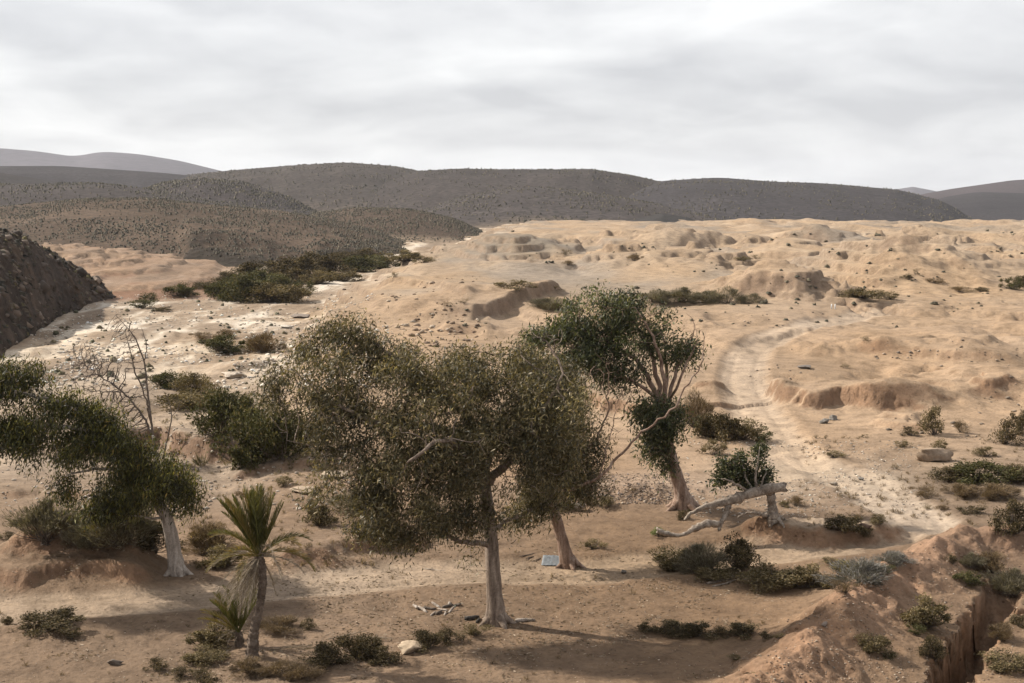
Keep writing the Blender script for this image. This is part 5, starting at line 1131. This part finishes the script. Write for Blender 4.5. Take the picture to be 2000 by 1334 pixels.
V, F = leaf_quads(Q - org, rng.normal(size=(n, 3)) + np.array([0, 0, -.2]), .14 * rng.uniform(.6, 1.2, n), .06 * rng.uniform(.7, 1.3, n)); cr = add('sprout_foliage', np_mesh('sprout_foliage', V, [F], np.repeat(palette(n, GREEN, (30, 32, 10, 24, 5)), 4, 0), [M_leaf]), T_); cr['kind'] = 'stuff'
b2 = spot(1400, 1040)
T_ = thing('fallen_branch', 'curved pale branch lying on the ground below the toppled log', 'branch', b); 
part('branch', [(1404, 1024, -.9, .12), (1380, 1022, -1.0, .12), (1358, 1032, -1.1, .11), (1340, 1043, -1.2, .07), (1318, 1047, -1.2, .075), (1300, 1041, -1.2, .09), (1284, 1036, -1.2, .08)])

# ------------------------------------------------------------------ litter on the flat
def stick(px, py, ln, ang, r, label, name='stick', group=None, mt=None, tiltz=.05, lift=0.0):
    b = spot(px, py); m = 5; t = np.linspace(-.5, .5, m); q = np.stack([t * ln, .03 * ln * rng.normal(size=m), r * .7 + lift + t * ln * tiltz], -1); V, Q, T = tube(q, r * np.array([.8, 1, .95, .9, .55]), 6)
    o = add(name, np_mesh(name, V, [Q, T], None, [mt or M_drywood], True), None, b, label=label, category='wood'); o.rotation_euler = (0, 0, ang)
    if group: o['group'] = group
    return o
stick(840, 1114, 1.1, -.5, .025, 'long thin pole lying alone on the sunlit track', 'pole')
for k, (dx, dy) in enumerate([(0, 0), (14, -6), (26, 2), (36, -4), (44, 4), (-12, 3), (20, 8), (32, 9), (-26, -4), (52, -6), (8, 10), (40, -10)]):
    stick(838 + dx, 1190 + dy, rng.uniform(.25, .5), rng.uniform(0, 3.1), rng.uniform(.03, .05), 'short pale split stick in the firewood scatter beside the big trunk', 'firewood_stick', 'firewood scattered beside the big trunk', M_palebark if k % 3 else M_twig, rng.uniform(-.2, .3))
M_char = bark_material('charred_wood', (.02, .018, .017), (.045, .04, .036), (.10, .09, .08))
stick(922, 1210, .42, .3, .07, 'black charred log end beside the big trunk', 'charred_log', None, M_char); stick(934, 1214, .3, 1.4, .05, 'small charred log leaning toward the big trunk foot', 'charred_log', None, M_char)
stick(1018, 1214, .34, .2, .06, 'pale sawn log lying at the shaded side of the big trunk', 'log_piece', None, M_palebark); stick(1034, 1213, .32, -.2, .05, 'thinner sawn log end beside the pale sawn log', 'log_piece', None, M_drywood)
for k, (dx, dy, ln) in enumerate([(0, 0, .9), (10, -8, .7), (18, 4, .6), (-14, 5, .5), (26, -4, .8), (-4, 10, .6)]):
    stick(1408 + dx, 1134 + dy, ln, rng.uniform(-.6, .9), .03, ('longest grey broken branch of the small heap before the bush row', 'grey broken branch at the back of the heap before the bush row', 'short grey broken branch on the berm side of the heap', 'shortest grey broken branch at the tree side of the heap', 'grey broken branch ending the heap toward the broad olive bush', 'grey broken branch at the near side of the heap')[k], 'broken_branch', 'broken branches before the bush row', M_drywood)
for k, (px, py) in enumerate([(640, 1252), (668, 1262), (690, 1246), (610, 1264)]):
    f = frond(rng.uniform(-.6, .6) + (math.pi if k % 2 else 0), .03, 1.2, .05, 'dry'); b = spot(px, py) + Vector((0, 0, .05))
    add('fallen_frond', f.mesh('fallen_frond', [M_dryleaf]), None, b, label=('dry palm frond fallen flat on the earth, second one out from the palm stem', 'dry palm frond fallen flat on the earth, third one out from the palm stem', 'dry palm frond lying farthest from the palm stem', 'dry fallen frond lying closest to the palm stem')[k], category='frond', group='fallen fronds beside the palm')
for k, (px, py) in enumerate([(1040, 1088), (1052, 1092), (1030, 1084)]):
    stick(px, py, .6, rng.uniform(-1, 1), .015, ('thin dry twig in the middle of three beside the bluish sheet', 'thin dry twig closest to the bluish sheet', 'thin dry twig farthest from the bluish sheet')[k], 'twig', 'twigs beside the bluish sheet', M_twig)
# bluish sheet of metal leaning on the foot of the leaning trunk
b = spot(1082, 1106); m = 18; u = np.linspace(-.42, .42, m); v = np.linspace(0, .5, 7); U, Vv = np.meshgrid(u, v); Zs = .03 + Vv * .42 + .012 * np.sin(U * 75) + .02 * fbm(U * 4, Vv * 4, 2, 461)
V = np.stack([U, Vv, Zs], -1).reshape(-1, 3); V = np.vstack([V, V - np.array([0, 0, .006])]); i = (np.arange(6)[:, None] * m + np.arange(m - 1)[None]).ravel(); Q = np.stack([i, i + 1, i + m + 1, i + m], -1); k = m * 7
def rim(idx): idx = np.array(idx); return np.stack([idx[:-1], idx[1:], idx[1:] + k, idx[:-1] + k], -1)
Q = np.vstack([Q, Q[:, ::-1] + k, rim(np.arange(m)), rim(np.arange(m) + 6 * m), rim(np.arange(7) * m), rim(np.arange(7) * m + m - 1)])
mm, nt = mat('galvanised_sheet'); N = NT(nt); co = N.n('ShaderNodeTexCoord').outputs['Object']; n1 = noise(N, co, 9, 4); finish(N, ramp(N, n1.outputs['Fac'], [(.3, (.085, .092, .098)), (.6, (.15, .162, .172)), (.75, (.14, .115, .095))]), .55, n1.outputs['Fac'], .2, .01, .4)
o = add('metal_sheet', np_mesh('metal_sheet', V, [Q], None, [mm], True), None, b, label='bluish grey metal sheet propped at the foot of the leaning red trunk', category='sheet'); o.rotation_euler = (0, 0, -.15)
# two pale marker posts far out on the sand
mm2, nt = mat('white_paint'); N = NT(nt); finish(N, (.62, .62, .62, 1), .6)
for k, px in enumerate((1624, 1631)):
    b = spot(px, 604); V, Q, T = tube(np.array([[0, 0, -.1], [0, 0, .3], [0, 0, .5]]), [.06, .06, .045], 8)
    add('marker_post', np_mesh('marker_post', V, [Q, T], None, [mm2]), None, b, label='%s of two short white posts on the far sand flat' % ('first' if k == 0 else 'second'), category='post', group='white posts on the sand flat')

# ------------------------------------------------------------------ the air: far hills fade
hz = bpy.data.meshes.new('haze'); x, y0, y1, z0, z1 = 9000, -300, 13500, -75, 420
hz.from_pydata([(-x, y0, z0), (x, y0, z0), (x, y1, z0), (-x, y1, z0), (-x, y0, z1), (x, y0, z1), (x, y1, z1), (-x, y1, z1)], [], [(0, 3, 2, 1), (4, 5, 6, 7), (0, 1, 5, 4), (1, 2, 6, 5), (2, 3, 7, 6), (3, 0, 4, 7)])
mh, nt = mat('thin_haze'); N = NT(nt); vol = N.n('ShaderNodeVolumePrincipled', {'Color': (.80, .84, .92, 1), 'Density': 4.5e-5, 'Anisotropy': 0.0}); oo = N.n('ShaderNodeOutputMaterial'); nt.links.new(vol.outputs[0], oo.inputs['Volume'])
hz.materials.append(mh); ho = add('haze', hz); ho['kind'] = 'stuff'; ho['label'] = 'thin pale air over the valley'
